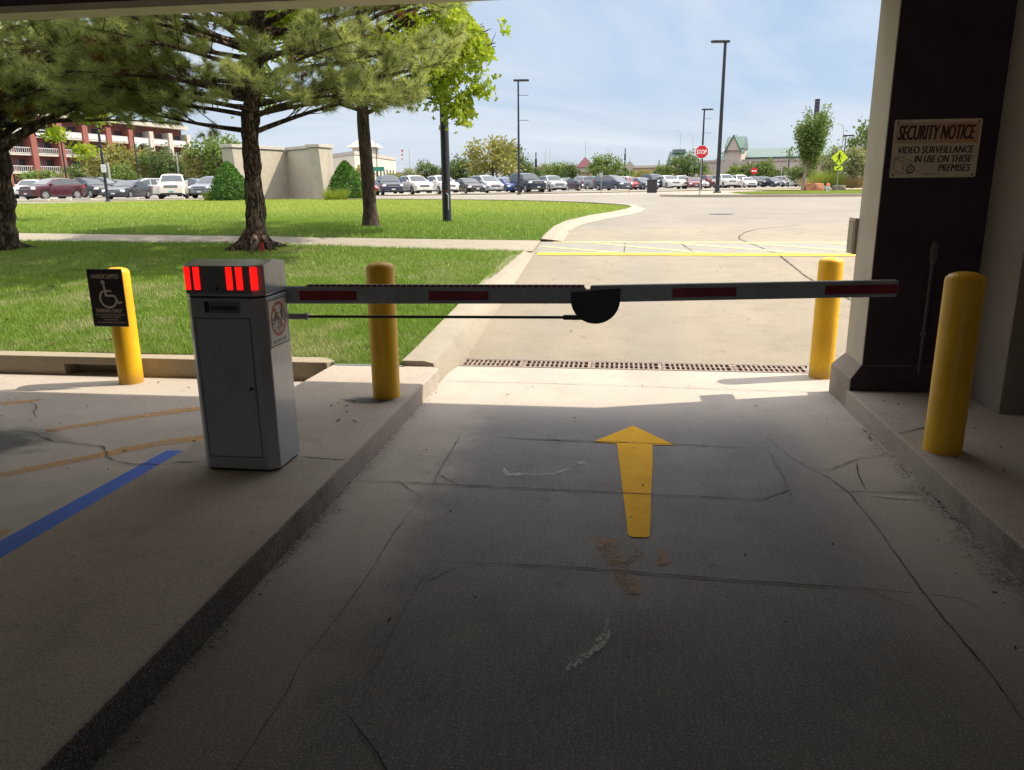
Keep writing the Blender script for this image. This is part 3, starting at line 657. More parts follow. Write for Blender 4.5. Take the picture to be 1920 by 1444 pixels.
for c in ((.093, .083), (.145, .083)): b.stroke(circle(c[0], c[1], .022, 16), .004, .0003, fr, True)
b.stroke([(.093, .083), (.108, .11), (.135, .11), (.145, .083)], .004, .0003, fr).stroke([(.108, .11), (.12, .083), (.135, .11)], .004, .0004, fr).stroke([(.135, .11), (.14, .118)], .004, .0003, fr)
put_text(b, 'AUTOMATIC GATE', .030, .020, .172, .016, .0003, fr, .04)
b.build('sticker_print', BLACK, st)
b = MB().stroke(circle(.1165, .142, .083, 40), .016, .0006, fr, True).stroke([(.058, .2), (.175, .084)], .014, .0007, fr)
b.build('prohibition_ring', simple('faded_red_print', (.42, .055, .04), .5, .1), st)
# the arm
slope = .0185
az = lambda x: slope * (x + .15)
arm = MB()
def bar(xa, xb, z0a, z0b, z1a, z1b, ya, yb, bb):
    return bb.add([(xa, ya, z0a), (xb, ya, z0b), (xb, yb, z0b), (xa, yb, z0a), (xa, ya, z1a), (xb, ya, z1b), (xb, yb, z1b), (xa, yb, z1a)],
                  [(0, 3, 2, 1), (4, 5, 6, 7), (0, 1, 5, 4), (1, 2, 6, 5), (2, 3, 7, 6), (3, 0, 4, 7)])
bar(-2.05, -.160, .992, 1.012, 1.088, 1.096, 3.945, 3.985, arm); bar(-.138, 1.352, 1.018, 1.062, 1.106, 1.143, 3.945, 3.985, arm)
bar(-.17, -.13, 1.01, 1.012, 1.085, 1.087, 3.95, 3.98, arm)
armo = arm.build('arm', ARM_WHITE, gate, bevel=.008)
def zb(x): return (.992 + (.020) * (x + 2.05) / 1.89) if x < -.15 else (1.018 + .044 * (x + .138) / 1.49)
def zt(x): return (1.088 + .008 * (x + 2.05) / 1.89) if x < -.15 else (1.106 + .037 * (x + .138) / 1.49)
for xa, xb in ((-1.70, -1.38), (-.985, -.665), (.275, .59), (1.012, 1.347)):
    f = lambda x, k: zb(x) + (zt(x) - zb(x)) * k
    bar(xa, xb, f(xa, .22), f(xb, .22), f(xa, .76), f(xb, .76), 3.9428, 3.9452, MB()).build('red_stripe', ARM_RED, armo)
b = bar(-1.66, -.168, zt(-1.66) - .001, zt(-.168) - .001, zt(-1.66) + .010, zt(-.168) + .012, 3.952, 3.978, MB())
t = NT('beaded_red_edge'); p = t.pos(); wv = t.n('ShaderNodeTexWave', wave_type='BANDS', bands_direction='X'); wv.inputs['Scale'].default_value = 9.8; t.l(p, wv.inputs['Vector'])
t.set(t.mix(t.ramp(wv.outputs['Fac'], .80, .95), (.15, .02, .022), (.55, .36, .34)), .45); b.build('edge_strip', t.m, armo)
b = MB(); pts = [(-.235, 1.03), (-.235, 1.085), (-.16, 1.085), (-.16, 1.06), (-.138, 1.06), (-.138, 1.10), (.015, 1.10), (.015, 1.03)]
semi = [(-.11 + .126 * math.cos(R(a)), 1.035 + .125 * math.sin(R(a))) for a in range(0, -181, -12)]
b.prism([(.016, 1.095)] + semi + [(-.236, 1.07)], 0, .008, (Vector((0, 3.934, 0)), Vector((1, 0, 0)), Vector((0, 0, 1)), Vector((0, 1, 0))))
DKM = simple('black_hinge_steel', (.035, .035, .037), .5, .15)
hp = b.build('hinge_plate', DKM, armo, bevel=.002)
for x, z in ((-.19, 1.05), (-.03, 1.06), (-.105, .935), (-.11, 1.05)): MB().tube([(x, 3.934, z), (x, 3.926, z)], .008, 8).build('hinge_bolt', DKM, hp)
rod = MB().tube([(-1.75, 3.955, .925), (-.26, 3.955, .939)], .0075, 10).build('tie_rod', DKM, gate, smooth=40)
MB().tube([(-1.78, 3.955, .925), (-1.672, 3.955, .926)], .0165, 12).tube([(-1.676, 3.955, .926), (-1.664, 3.955, .926)], .021, 12).build('rod_end', STEEL, rod, smooth=40)
MB().box(-.275, -.155, 3.945, 3.965, .927, .952).build('rod_clevis', DKM, rod, bevel=.002)
MB().tube([(-1.97, 3.91, 1.04), (-1.97, 3.95, 1.04)], .035, 14).build('arm_shaft', STEEL, gate)

# ================================================================== BOLLARDS
def bollard(x, y, z0, h, label, tilt=(0, 0)):
    o = thing('bollard', (x, y, z0), label, 'bollard', 'yellow steel bollards'); r = .0985
    b = MB().lathe([(r, -.02), (r, .0), (r, h - .045), (r * .985, h - .04)], 36); p = b.build('post', YELLOW, o, smooth=50, local=True)
    cap = MB().lathe([(r * .98, h - .041), (r * .97, h - .032), (r * .8, h - .015), (r * .45, h - .003), (r * .05, h)], 36).build('cap', YELLOW, o, smooth=50, local=True)
    o.rotation_euler = (tilt[0], tilt[1], 0); return o
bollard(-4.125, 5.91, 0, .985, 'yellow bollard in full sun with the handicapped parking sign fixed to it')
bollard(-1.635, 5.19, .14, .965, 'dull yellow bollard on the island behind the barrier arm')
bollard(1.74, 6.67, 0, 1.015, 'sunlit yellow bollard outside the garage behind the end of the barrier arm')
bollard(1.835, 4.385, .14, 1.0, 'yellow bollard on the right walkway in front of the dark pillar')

# ================================================================== SIGNS
hs = thing('parking_sign', (-4.15, 5.80, .50), 'dark handicapped parking sign with wheelchair symbol on the sunlit bollard', 'sign')
A, B_ = .315, .478
fr = (Vector((-4.315, 5.798, .505)), Vector((1, 0, 0)), Vector((0.0, 0, 1)), Vector((0, -1, 0)))
MB().prism([(.01, 0), (A - .01, 0), (A, .01), (A, B_ - .01), (A - .01, B_), (.01, B_), (0, B_ - .01), (0, .01)], 0, .003, fr).build('panel', DARKBROWN, hs)
DIMINK = simple('dim_sign_ink', (.45, .37, .30), .6, .1)
RIM = simple('sign_rim', (.34, .32, .28), .5, .05)
MB().stroke([(.003, .003), (A - .003, .003), (A - .003, B_ - .003), (.003, B_ - .003)], .005, .0034, fr, True).build('border', RIM, hs)
b = MB(); put_text(b, 'HANDICAPPED', .035, .398, .245, .038, .0035, fr, .06, 0, 1.0); b.build('heading', DIMINK, hs); b = MB(); put_text(b, 'PARKING ONLY', .042, .118, .230, .032, .0035, fr, .06, 0, 1.0)
rg = random.Random(8)
for v0, ua, ub in ((.096, .03, .285), (.076, .07, .255), (.054, .10, .225), (.031, .035, .285)):
    u = ua
    while u < ub:
        w = rg.uniform(.006, .014); b.flat([(u, v0), (u + w, v0), (u + w, v0 + .009), (u, v0 + .009)], .0035, fr); u += w + rg.choice((.0025, .0025, .006))
b.build('lettering', DIMINK, hs)
b = MB(); b.flat(circle(.133, .368, .019, 18), .0036, fr)
b.stroke([(.135, .36), (.148, .255)], .020, .0036, fr).stroke([(.141, .297), (.197, .297)], .014, .0037, fr).stroke([(.147, .258), (.221, .258), (.252, .196), (.278, .206)], .016, .0038, fr)
b.stroke(circle(.165, .235, .073, 26, 125, 345), .016, .0036, fr)
b.build('wheelchair_symbol', BEIGE_INK, hs)
for z_ in (.62, .86): MB().box(-4.17, -4.09, 5.8015, 5.825, z_, z_ + .04).build('bracket', STEEL, hs)

sg = thing('security_sign', (2.09, 5.717, 1.63), 'aluminium SECURITY NOTICE video surveillance sign bolted to the dark pillar', 'sign')
A, B_ = .548, .375
fr = (Vector((1.815, 5.7165, 1.632)), Vector((1, 0, 0)), Vector((0, 0, 1)), Vector((0, -1, 0)))
cr = .012; poly = []
for cx_, cy_, a0 in ((A - cr, cr, -90), (A - cr, B_ - cr, 0), (cr, B_ - cr, 90), (cr, cr, 180)): poly += circle(cx_, cy_, cr, 5, a0, a0 + 90)
t = NT('sign_aluminium'); p = t.pos(); sepz = t.n('ShaderNodeSeparateXYZ'); t.l(p, sepz.inputs[0])
n1 = t.noise(p, 7, 5, .65)
c = t.mix(t.ramp(n1, .35, .7), (.80, .68, .53), (.66, .55, .42))
t.set(c, .5); ALU = t.m
MB().prism(poly, 0, .002, fr).build('panel', ALU, sg)
t = NT('faded_orange_band'); p = t.pos(); n1 = t.noise(p, 5, 5, .6)
sx = t.n('ShaderNodeSeparateXYZ'); t.l(p, sx.inputs[0])
f = t.math('ADD', t.ramp(sx.outputs[0], 1.85, 2.36, .25, .75), t.math('MULTIPLY', t.math('SUBTRACT', n1, .5), 1.2), clamp=True)
t.set(t.mix(f, (.66, .48, .38), (.64, .33, .10)), .5)
MB().flat([(.012, .222), (A - .012, .222), (A - .012, B_ - .02), (.012, B_ - .02)], .0024, fr).build('header_band', t.m, sg)
b = MB(); put_text(b, 'SECURITY NOTICE', .030, .245, .480, .093, .0028, fr, .045, .22, 1.0)
b.build('heading', simple('dark_red_ink', (.06, .014, .016), .6, .1), sg)
b = MB(); put_text(b, 'VIDEO SURVEILLANCE', .040, .158, .475, .045, .0027, fr, .05, .16, 1.02)
put_text(b, 'IN USE ON THESE', .150, .099, .360, .045, .0027, fr, .05, .16, 1.02); put_text(b, 'PREMISES', .308, .040, .200, .045, .0027, fr, .05, .16, 1.02)
for u0, u1 in ((.205, .27), (.282, .325)):
    u = u0
    while u < u1: b.flat([(u, .021), (u + .0045, .021), (u + .0045, .0245), (u, .0245)], .0027, fr); u += .0058
b.build('lettering', BLACK, sg)
b = MB(); W1 = .0028
b.stroke([(.022, .128), (.022, .058), (.080, .026), (.080, .108)], W1, .0027, fr, True).stroke([(.022, .128), (.068, .135), (.134, .110), (.080, .108)], W1, .0028, fr, True).stroke([(.134, .110), (.134, .042), (.128, .028), (.080, .026)], W1, .0029, fr)
b.stroke(circle(.108, .07, .026, 22, 40, 300), W1, .0027, fr).stroke(circle(.132, .056, .022, 24), .0075, .0027, fr, True).stroke(circle(.128, .058, .028, 24, 60, 280), W1, .0028, fr)
b.stroke([(.124, .050), (.130, .056)], .004, .0027, fr).stroke([(.135, .056), (.141, .062)], .004, .0027, fr)
b.build('camera_pictogram', BLACK, sg)
for u, v in ((.022, .018), (A - .022, .018), (.022, B_ - .016), (A - .022, B_ - .016)):
    MB().tube([(1.815 + u, 5.7145, 1.632 + v), (1.815 + u, 5.709, 1.632 + v)], .006, 10).build('bolt', BLACK, sg)

# roadside signs
def facing(p):  # frame looking back at the lens
    d = (Vector((0, 0, 0)) - Vector((p.x, p.y, 0))).normalized(); u = Vector((-d.y, d.x, 0)); return u, d
def post(o, p, h, r=.03, m=STEEL, name='post', sq=False):
    return MB().tube([p + Vector((0, 0, -.05)), p + Vector((0, 0, h))], r, 8).build(name, m, o, smooth=40)
def oct_poly(r): return [(r * math.cos(R(22.5 + 45 * i)), r * math.sin(R(22.5 + 45 * i))) for i in range(8)]
p = spot(1312.5, 46, .13); p.z = 1.0
stop = thing('stop_sign', p, 'red octagonal STOP sign on a thin post at the road island', 'stop sign')
post(stop, p, 2.85)
u, d = facing(p); fr = (p + Vector((0, 0, 2.48)) + d * .04, u, Vector((0, 0, 1)), d)
MB().prism(oct_poly(.405), -.004, 0, fr).build('rim', WHITE, stop)
MB().prism(oct_poly(.378), .0005, .004, fr).build('panel', SIGN_RED, stop)
b = MB(); put_text(b, 'STOP', -.285, -.125, .57, .25, .006, fr, .045); b.build('lettering', WHITE, stop)
p = spot(1571, 54); pp = spot(1534, 54)
p = spot(1569, 55); p.z = 1.08
px = thing('crossing_sign', p, 'fluorescent yellow diamond pedestrian crossing sign with an arrow plaque below', 'crossing sign')
post(px, p, 3.05)
u, d = facing(p); fr = (p + Vector((0, 0, 2.28)) + d * .04, u, Vector((0, 0, 1)), d)
MB().prism([(0, -.56), (.56, 0), (0, .56), (-.56, 0)], 0, .004, fr).build('panel', SIGN_YG, px)
b = MB(); ped(b, -.02, -.33, .70, .006, fr); b.build('walking_figure', BLACK, px)
q = MB().prism([(-.28, -.86), (.28, -.86), (.28, -.58), (-.28, -.58)], 0, .004, fr).build('plaque', SIGN_YG, px)
b = MB().stroke([(.13, -.65), (-.08, -.76)], .07, .006, fr).flat([(-.17, -.80), (-.02, -.82), (-.10, -.68)], .0062, fr); b.build('arrow', BLACK, q)
p = spot(1180, 68)
ds = thing('warning_sign', p, 'grey back of a diamond warning sign on a post in front of the slate minivan', 'road sign')
post(ds, p, 2.9); u, d = facing(p); fr = (p + Vector((0, 0, 2.25)) + d * .04, u, Vector((0, 0, 1)), d)
MB().prism([(0, -.44), (.44, 0), (0, .44), (-.44, 0)], 0, .004, fr).build('panel', simple('sign_back', (.30, .27, .21), .5, .08), ds)
for (pxx, dd, w, h, lb) in ((1127, 68, .12, .2, 'narrow grey marker post leaning by the slate minivan'), (1412, 118, 0, 0, '')):
    p = spot(pxx, dd)
    if w:
        o = thing('marker_post', p, lb, 'marker post'); post(o, p, 1.75, .035)
        MB().box(p.x - w, p.x + w, p.y - .07, p.y - .05, p.z + 1.35, p.z + 1.75).build('panel', simple('grey_sign_back', (.34, .33, .31), .5, .1), o)
p = spot(1412, 98); o = thing('entry_sign', p, 'small round red do not enter sign above the white cars in the right lot', 'road sign'); post(o, p, 2.3)
u, d = facing(p); fr = (p + Vector((0, 0, 2.15)) + d * .04, u, Vector((0, 0, 1)), d)
MB().prism(circle(0, 0, .42, 20), 0, .004, fr).build('panel', SIGN_RED, o); MB().flat([(-.3, -.07), (.3, -.07), (.3, .07), (-.3, .07)], .006, fr).build('bar', WHITE, o)
# hydrant
p = spot(1552, 50); p.z = .97
hy = thing('fire_hydrant', p, 'white fire hydrant with an orange red bonnet on the right grass island', 'hydrant')
MB().lathe([(.17, 0), (.17, .04), (.11, .05), (.105, .42), (.13, .43), (.13, .47)], 16).build('barrel', simple('hydrant_white', (.6, .58, .55), .5, .08), hy, smooth=40, local=True)
MB().lathe([(.135, .47), (.125, .53), (.08, .62), (.035, .65), (.03, .71)], 16).build('bonnet', simple('hydrant_red', (.55, .10, .04), .5, .08), hy, smooth=40, local=True)
b = MB().tube([(-.2, 0, .33), (.2, 0, .33)], .055, 10).tube([(.05, -.2, .3), (0, 0, .3)], .07, 10); b.build('outlet', simple('hydrant_grey', (.4, .38, .36), .5, .08), hy, smooth=40, local=True)
# litter bin, boulders
p = spot(1222.5, 66); o = thing('litter_bin', p, 'black square litter bin standing on the dry verge', 'litter bin')
MB().box(-.42, .42, -.4, .4, 0, 1.0).build('body', simple('bin_black', (.02, .02, .02), .6, .2), o, bevel=.05, local=True); MB().box(-.46, .46, -.44, .44, 1.0, 1.12).build('lid', simple('bin_lid', (.03, .028, .028), .6, .2), o, bevel=.05, local=True)
def boulder(px_, dd, sx_, sy_, sz_, m, lb, seed):
    p = spot(px_, dd); p.z += .08
    bm = bmesh.new(); bmesh.ops.create_icosphere(bm, subdivisions=3, radius=1); rg = random.Random(seed)
    from mathutils import noise as mn
    for v in bm.verts:
        k = 1 + .35 * mn.noise(v.co * 1.3 + Vector((seed, 0, 0))) + .1 * mn.noise(v.co * 4 + Vector((0, seed, 0)))
        c = v.co * k; v.co = Vector((max(-.8, min(.8, c.x)) * sx_, max(-.8, min(.8, c.y)) * sy_, (max(-.5, min(.7, c.z)) + .4) * sz_))
    me = bpy.data.meshes.new('boulder'); bm.to_mesh(me); bm.free(); me.materials.append(m)
    o = bpy.data.objects.new('boulder', me); COL.objects.link(o); o.location = p; tag(o, lb, 'boulder', 'boulders on the right island')
RS = simple('red_sandstone', (.28, .12, .06), .9, .3, 3, .4); GS = simple('grey_boulder', (.12, .11, .08), .9, .3, 3, .4); BS = simple('tan_boulder', (.2, .15, .10), .9, .3, 3, .4)
boulder(1526, 58, .82, .6, .55, RS, 'long reddish sandstone boulder beside the young tree', 1)
boulder(1513, 58.5, .3, .4, .5, BS, 'small tan boulder touching the reddish one', 2)
boulder(1540, 58.5, .38, .4, .38, GS, 'dark grey boulder left of the hydrant', 3)
boulder(1547, 58, .3, .4, .32, GS, 'dark flat boulder hidden partly behind the hydrant', 4)
boulder(1573, 58, .6, .5, .4, GS, 'grey boulder at the foot of the pedestrian sign', 5)

# ================================================================== VEGETATION
BARK_P = NT('pine_bark'); _p = BARK_P.obj()
_n1 = BARK_P.noise(_p, 1, 6, .65, 1.1, (11, 11, 2.6)); _n3 = BARK_P.noise(_p, 1, 5, .7, .4, (26, 26, 13)); _n2 = BARK_P.noise(_p, 24, 5, .7)
_rd = BARK_P.math('ABSOLUTE', BARK_P.math('SUBTRACT', _n1, .5)); _f1 = BARK_P.ramp(BARK_P.math('ADD', _rd, BARK_P.math('MULTIPLY', BARK_P.math('SUBTRACT', _n3, .5), .16)), .0, .085)
_c = BARK_P.mix(_f1, (.045, .031, .025), BARK_P.mix(_n2, (.14, .10, .078), (.29, .23, .185)))
BARK_P.bump(BARK_P.math('ADD', _f1, BARK_P.math('MULTIPLY', _n3, .9)), 1.0, .04); BARK_P = BARK_P.set(_c, .95, Specular_IOR_Level=.1)
BARK_O = NT('oak_bark'); _p = BARK_O.obj(); _n1 = BARK_O.noise(_p, 1, 6, .7, .3, (30, 30, 5)); _n2 = BARK_O.noise(_p, 18, 4)
_c = BARK_O.mix(BARK_O.ramp(_n1, .35, .65), (.03, .022, .018), (.13, .10, .085)); BARK_O.bump(BARK_O.math('ADD', _n1, BARK_O.math('MULTIPLY', _n2, .4)), 1.0, .03); BARK_O = BARK_O.set(_c, .95, Specular_IOR_Level=.1)
NEEDLE = foliage('pine_needles', (.225, .28, .125), (.49, .54, .32), (.38, .425, .23), .45, 1.4)
DEADN = foliage('dead_needles', (.15, .065, .025), (.25, .125, .05), None, .3)
LEAF_O = foliage('oak_leaves', (.20, .30, .03), (.40, .47, .06), (.15, .235, .03), .5, .9)
GRASS_M = NT('grass_blades'); _r = GRASS_M.rnd(); _p = GRASS_M.pos(); _n = GRASS_M.noise(_p, .55, 5, .6); _n2 = GRASS_M.noise(_p, 2.6, 4, .6)
_sx = GRASS_M.n('ShaderNodeSeparateXYZ'); GRASS_M.l(_p, _sx.inputs[0]); _Y = _sx.outputs[1]
_g = GRASS_M.mix(_r, (.14, .25, .03), (.31, .44, .085))
_dry = GRASS_M.ramp(GRASS_M.math('ADD', _n, GRASS_M.math('MULTIPLY', GRASS_M.math('SUBTRACT', _n2, .5), .5)), .46, .66)
_nearm = GRASS_M.ramp(_Y, 9.0, 12.5, 1.0, .25)
_g = GRASS_M.mix(GRASS_M.math('MULTIPLY', _dry, GRASS_M.math('MULTIPLY', _nearm, .8)), _g, GRASS_M.mix(_r, (.33, .36, .16), (.55, .52, .29)))
_far = GRASS_M.ramp(_Y, 16, 28, 0, .9)
_g = GRASS_M.mix(_far, _g, GRASS_M.mix(_r, (.25, .33, .045), (.42, .47, .09)))
_d = GRASS_M.n('ShaderNodeBsdfDiffuse'); GRASS_M.l(_g, _d.inputs[0]); _tr = GRASS_M.n('ShaderNodeBsdfTranslucent'); GRASS_M.l(_g, _tr.inputs[0])
_mx = GRASS_M.n('ShaderNodeMixShader'); _mx.inputs[0].default_value = .35; GRASS_M.l(_d.outputs[0], _mx.inputs[1]); GRASS_M.l(_tr.outputs[0], _mx.inputs[2])
_gl = GRASS_M.n('ShaderNodeBsdfGlossy'); _gl.inputs['Roughness'].default_value = .4; _m2 = GRASS_M.n('ShaderNodeMixShader'); _m2.inputs[0].default_value = .02
GRASS_M.l(_mx.outputs[0], _m2.inputs[1]); GRASS_M.l(_gl.outputs[0], _m2.inputs[2]); GRASS_M.l(_m2.outputs[0], GRASS_M.t.nodes['Material Output'].inputs['Surface']); GRASS_M = GRASS_M.m

def in_poly(x, y, poly):
    r = np.zeros(len(x), bool); n = len(poly)
    for i in range(n):
        (xa, ya), (xb, yb) = poly[i], poly[(i + 1) % n]
        if ya == yb: continue
        c = ((ya > y) != (yb > y)) & (x < (xb - xa) * (y - ya) / (yb - ya) + xa); r ^= c
    return r
def vz(y, fn):
    ys_ = np.linspace(0, 70, 1401); zs = np.array([fn(float(q)) for q in ys_]); return np.interp(y, ys_, zs)
def grass(name, poly, zf, dz, zones, seed, label):
    rs = np.random.RandomState(seed); Vs = []
    for (xa, xb, ya, yb, cnt, hmin, hmax, w) in zones:
        x = rs.uniform(xa, xb, cnt); y = rs.uniform(ya, yb, cnt)
        k = in_poly(x, y, poly); k &= (x > -.92 * y - 1.5)  # only where the lens could look, plus a margin
        x, y = x[k], y[k]; n = len(x)
        clump = .7 + .6 * (np.sin(x * 7.1 + np.sin(y * 5.3) * 2) * np.sin(y * 6.7 + np.sin(x * 4.1) * 2) * .5 + .5)
        h = rs.uniform(hmin, hmax, n) * clump; a = rs.uniform(0, 2 * np.pi, n); ww = w * rs.uniform(.6, 1.3, n)
        ln = h * rs.uniform(.15, 1.0, n); la = rs.uniform(0, 2 * np.pi, n)
        z = vz(y, zf) + dz
        bx, by = np.cos(a) * ww / 2, np.sin(a) * ww / 2
        p0 = np.stack([x - bx, y - by, z - .005], 1); p1 = np.stack([x + bx, y + by, z - .005], 1)
        p2 = np.stack([x + np.cos(la) * ln, y + np.sin(la) * ln, z + h], 1)
        Vs.append(np.stack([p0, p1, p2], 1).reshape(-1, 3))
    V = np.concatenate(Vs); F = np.arange(len(V)).reshape(-1, 3)
    return tag(raw_mesh(name, V, F, GRASS_M), label, 'grass', kind='stuff')
grass('grass', [(-16, 6.33), (-2.62, 6.33), (-2.36, 6.19), (-1.80, 6.19), (-1.78, 6.9), (-1.73, 10), (-1.6, 13.2), (-3.6, 13.5), (-7, 14.08), (-13.5, 14.5), (-16, 14.9)], lawnz, .0,
      [(-9, -1.6, 6.15, 8.5, 130000, .025, .06, .006), (-11.5, -1.6, 8.5, 11, 120000, .025, .06, .008), (-15, -1.6, 11, 14.9, 130000, .03, .06, .010)], 1, 'green grass blades of the lawn nearest the garage')
grass('grass', [(-50, 19), (-13.5, 15.6), (-7, 15.0), (-3.6, 14.65), (-1.5, 14.45)] + LAWN_EDGE[:21] + [(-50, 41)], terrain, .03,
      [(-19, .5, 14.4, 20, 140000, .03, .07, .013), (-28, .5, 20, 30, 120000, .03, .065, .02), (-45, .5, 30, 53, 130000, .03, .065, .035)], 2, 'green grass blades of the lawn beyond the footpath')
# bare soil and roots at the pine's foot
t = NT('bare_soil'); p = t.obj(); ln = t.n('ShaderNodeVectorMath', operation='LENGTH'); t.l(p, ln.inputs[0]); n1 = t.noise(p, 3, 4)
t.set(t.mix(t.noise(p, 18, 4), (.07, .045, .03), (.20, .14, .09)), .95, Alpha=t.ramp(t.math('ADD', ln.outputs['Value'], t.math('MULTIPLY', t.math('SUBTRACT', n1, .5), .7)), .7, .95, 1, 0))
SOIL = t.m

def pine(label, base, trunk_pts, radii, limbs, seed, zmax):
    root = thing('pine_tree', base, label, 'pine tree'); rs = random.Random(seed); o = Vector(base)
    bm = MB(); pts = [o + Vector(p) for p in trunk_pts]
    # finely divided trunk with knots
    P, Rr = [], []
    for i in range(len(pts) - 1):
        for k in range(8):
            f = k / 8; P.append(pts[i].lerp(pts[i + 1], f)); r = radii[i] * (1 - f) + radii[i + 1] * f
            Rr.append(r * (1 + .05 * math.sin(P[-1].z * 9 + seed) + .035 * math.sin(P[-1].z * 23)))
    P.append(pts[-1]); Rr.append(radii[-1])
    bm.tube(P, Rr, 20)
    v2 = []
    for (x, y, z) in bm.v:
        q = .018 * math.sin(x * 31 + z * 5) * math.sin(y * 29 + z * 3.1); v2.append((x + q, y + q * .6, z))
    bm.v = v2
    for a, l, w in ((-.4, .55, .07), (.5, .75, .055), (-1.3, .6, .07), (2.2, .5, .07), (3.5, .6, .08), (-2.2, .6, .07)):
        dx, dy = math.cos(a), math.sin(a)
        bm.tube([o + Vector((dx * .08, dy * .08, .30)), o + Vector((dx * .26, dy * .26, .10)), o + Vector((dx * l * .7, dy * l * .7, .035)), o + Vector((dx * l, dy * l, -.01))], [w * 1.5, w * 1.2, w * .7, .015], 8)
    bm.build('trunk', BARK_P, root, smooth=60)
    lb = MB(); NV, NF, DM = [], [], []
    def tuft(c, ax, n, ln, w, dead):
        ax = ax.normalized(); a = ax.orthogonal().normalized(); b2 = ax.cross(a)
        for _ in range(n):
            th = rs.uniform(0, 6.283); el = rs.uniform(.2, 1.35); s = rs.uniform(-.10, .04)
            d = (a * math.cos(th) + b2 * math.sin(th)) * math.sin(el) + ax * math.cos(el)
            p = c + ax * s; l = ln * rs.uniform(.7, 1.15); e = p + d * l
            sd = d.cross(Vector((rs.uniform(-1, 1), rs.uniform(-1, 1), rs.uniform(-1, 1)))).normalized() * w
            i = len(NV); NV.append(p - sd); NV.append(p + sd); NV.append(e); NF.append((i, i + 1, i + 2)); DM.append(1 if dead else 0)
    def trunk_at(z):
        for a, c in zip(P, P[1:]):
            if a.z <= z + o.z <= c.z: return a.lerp(c, (z + o.z - a.z) / max(1e-6, c.z - a.z))
        return P[-1].copy()
    for (h, az_, L, e0, e1, r0) in limbs:
        st = trunk_at(h); n = 9; pts_ = [st]; az1 = az_
        for i in range(1, n + 1):
            f = i / n; el = R(e0 + (e1 - e0) * f); az1 += rs.uniform(-.09, .09)
            pts_.append(pts_[-1] + Vector((math.cos(az1) * math.cos(el), math.sin(az1) * math.cos(el), math.sin(el))) * (L / n))
        rr = [max(.010, r0 * (1 - i / n) ** .8) for i in range(n + 1)]
        lb.tube(pts_, rr, 7)
        hi = h > 4.9; T_ = .16 if not hi else .3
        while T_ < 1.0:
            T_ += rs.uniform(.028, .052) * (1.8 if hi else 1)
            if T_ > 1: break
            if rs.random() < .10: T_ += .05; continue
            i = min(n - 1, int(T_ * n)); c = pts_[i].lerp(pts_[i + 1], T_ * n - i); ax = (pts_[i + 1] - pts_[i]).normalized()
            side = rs.choice((-1, 1)); ang = rs.uniform(.5, 1.2) * side
            d = Matrix.Rotation(ang, 3, 'Z') @ ax; d.z += rs.uniform(-.3, .55); d.normalize()
            l = ((1 - T_) * 1.1 + .38) * rs.uniform(.6, 1.15); e = c + d * l + Vector((0, 0, .08 * l))
            lb.tube([c, c.lerp(e, .5) + Vector((0, 0, -.03)), e], [.010, .007, .004], 5, caps=False)
            deadz = rs.random() < max(0, .42 - T_ * .62)
            q = .30
            while q <= 1.02:
                pc = c.lerp(e, min(q, 1)); dd = (d + Vector((rs.uniform(-.7, .7), rs.uniform(-.7, .7), rs.uniform(-.15, .8)))).normalized()
                if hi: tuft(pc, dd, 24, .18, .008, deadz)
                else:
                    tw = pc + dd * rs.uniform(.08, .26)
                    if deadz and rs.random() < .5: tuft(tw, dd, 30, .11, .0036, True)
                    else: tuft(tw, dd, 86, .165, .0044, deadz)
                q += .30 if hi else .150 / max(.35, l) * .9
        if hi: tuft(pts_[-1], pts_[-1] - pts_[-2], 30, .17, .007, False)
        else:
            for k in range(4): tuft(pts_[-1] - (pts_[-1] - pts_[-2]) * .35 * k, pts_[-1] - pts_[-2], 100, .165, .0048, False)
    lb.build('branches', BARK_P, root, smooth=60)
    print('needles', len(NF))
    V = np.array([tuple(v - o) for v in NV]); F = np.array(NF); D = np.array(DM)
    for nm, m, sel in (('needles', NEEDLE, D == 0), ('dead_needles', DEADN, D == 1)):
        ff = F[sel]
        if len(ff): raw_mesh(nm, V[ff.ravel()], np.arange(len(ff) * 3).reshape(-1, 3), m, root)
    return root
def auto_limbs(seed, z0, z1, L0, skip=0.0):
    rs = random.Random(seed); out_ = []; z = z0
    while z < z1:
        f = (z - z0) / (z1 - z0); k = 6 if z < 4.6 else 4; a0 = rs.uniform(0, 6.28)
        for i in range(k):
            out_.append((z + rs.uniform(-.12, .12), a0 + i * 6.283 / k + rs.uniform(-.35, .35), L0 * (1 - f) ** .75 * rs.uniform(.72, 1.08) + .4, rs.uniform(4, 24), rs.uniform(-4, 22), .055 * (1 - f * .6)))
        z += .34 if z < 4.8 else .66
    return out_
pz = lawnz(13.3)
limbs_m = [(2.05, R(188), 1.9, 6, 14, .05), (2.0, R(8), 2.7, 22, 6, .05), (2.25, R(-25), 3.1, 14, -6, .05), (2.35, R(-70), 2.6, 10, 0, .045), (2.45, R(-5), 3.6, 10, 8, .05), (2.6, R(205), 3.2, 12, 12, .05), (2.75, R(-45), 3.3, 10, 2, .05), (2.9, R(20), 3.5, 12, 8, .05), (3.15, R(-15), 3.9, 14, 14, .05), (3.2, R(160), 3.0, 12, 10, .05), (3.0, R(-110), 2.9, 10, 2, .045), (3.4, R(-60), 3.3, 10, 6, .045), (3.3, R(235), 3.1, 10, 8, .045), (2.85, R(180), 2.8, 4, 0, .045), (2.3, R(172), 3.1, 12, 2, .045), (2.4, R(196), 3.4, 12, 2, .045), (2.55, R(182), 3.6, 10, 0, .045), (2.7, R(215), 3.3, 8, -2, .045), (2.3, R(-8), 3.3, 10, -4, .045)] + auto_limbs(11, 3.4, 10.5, 3.5)
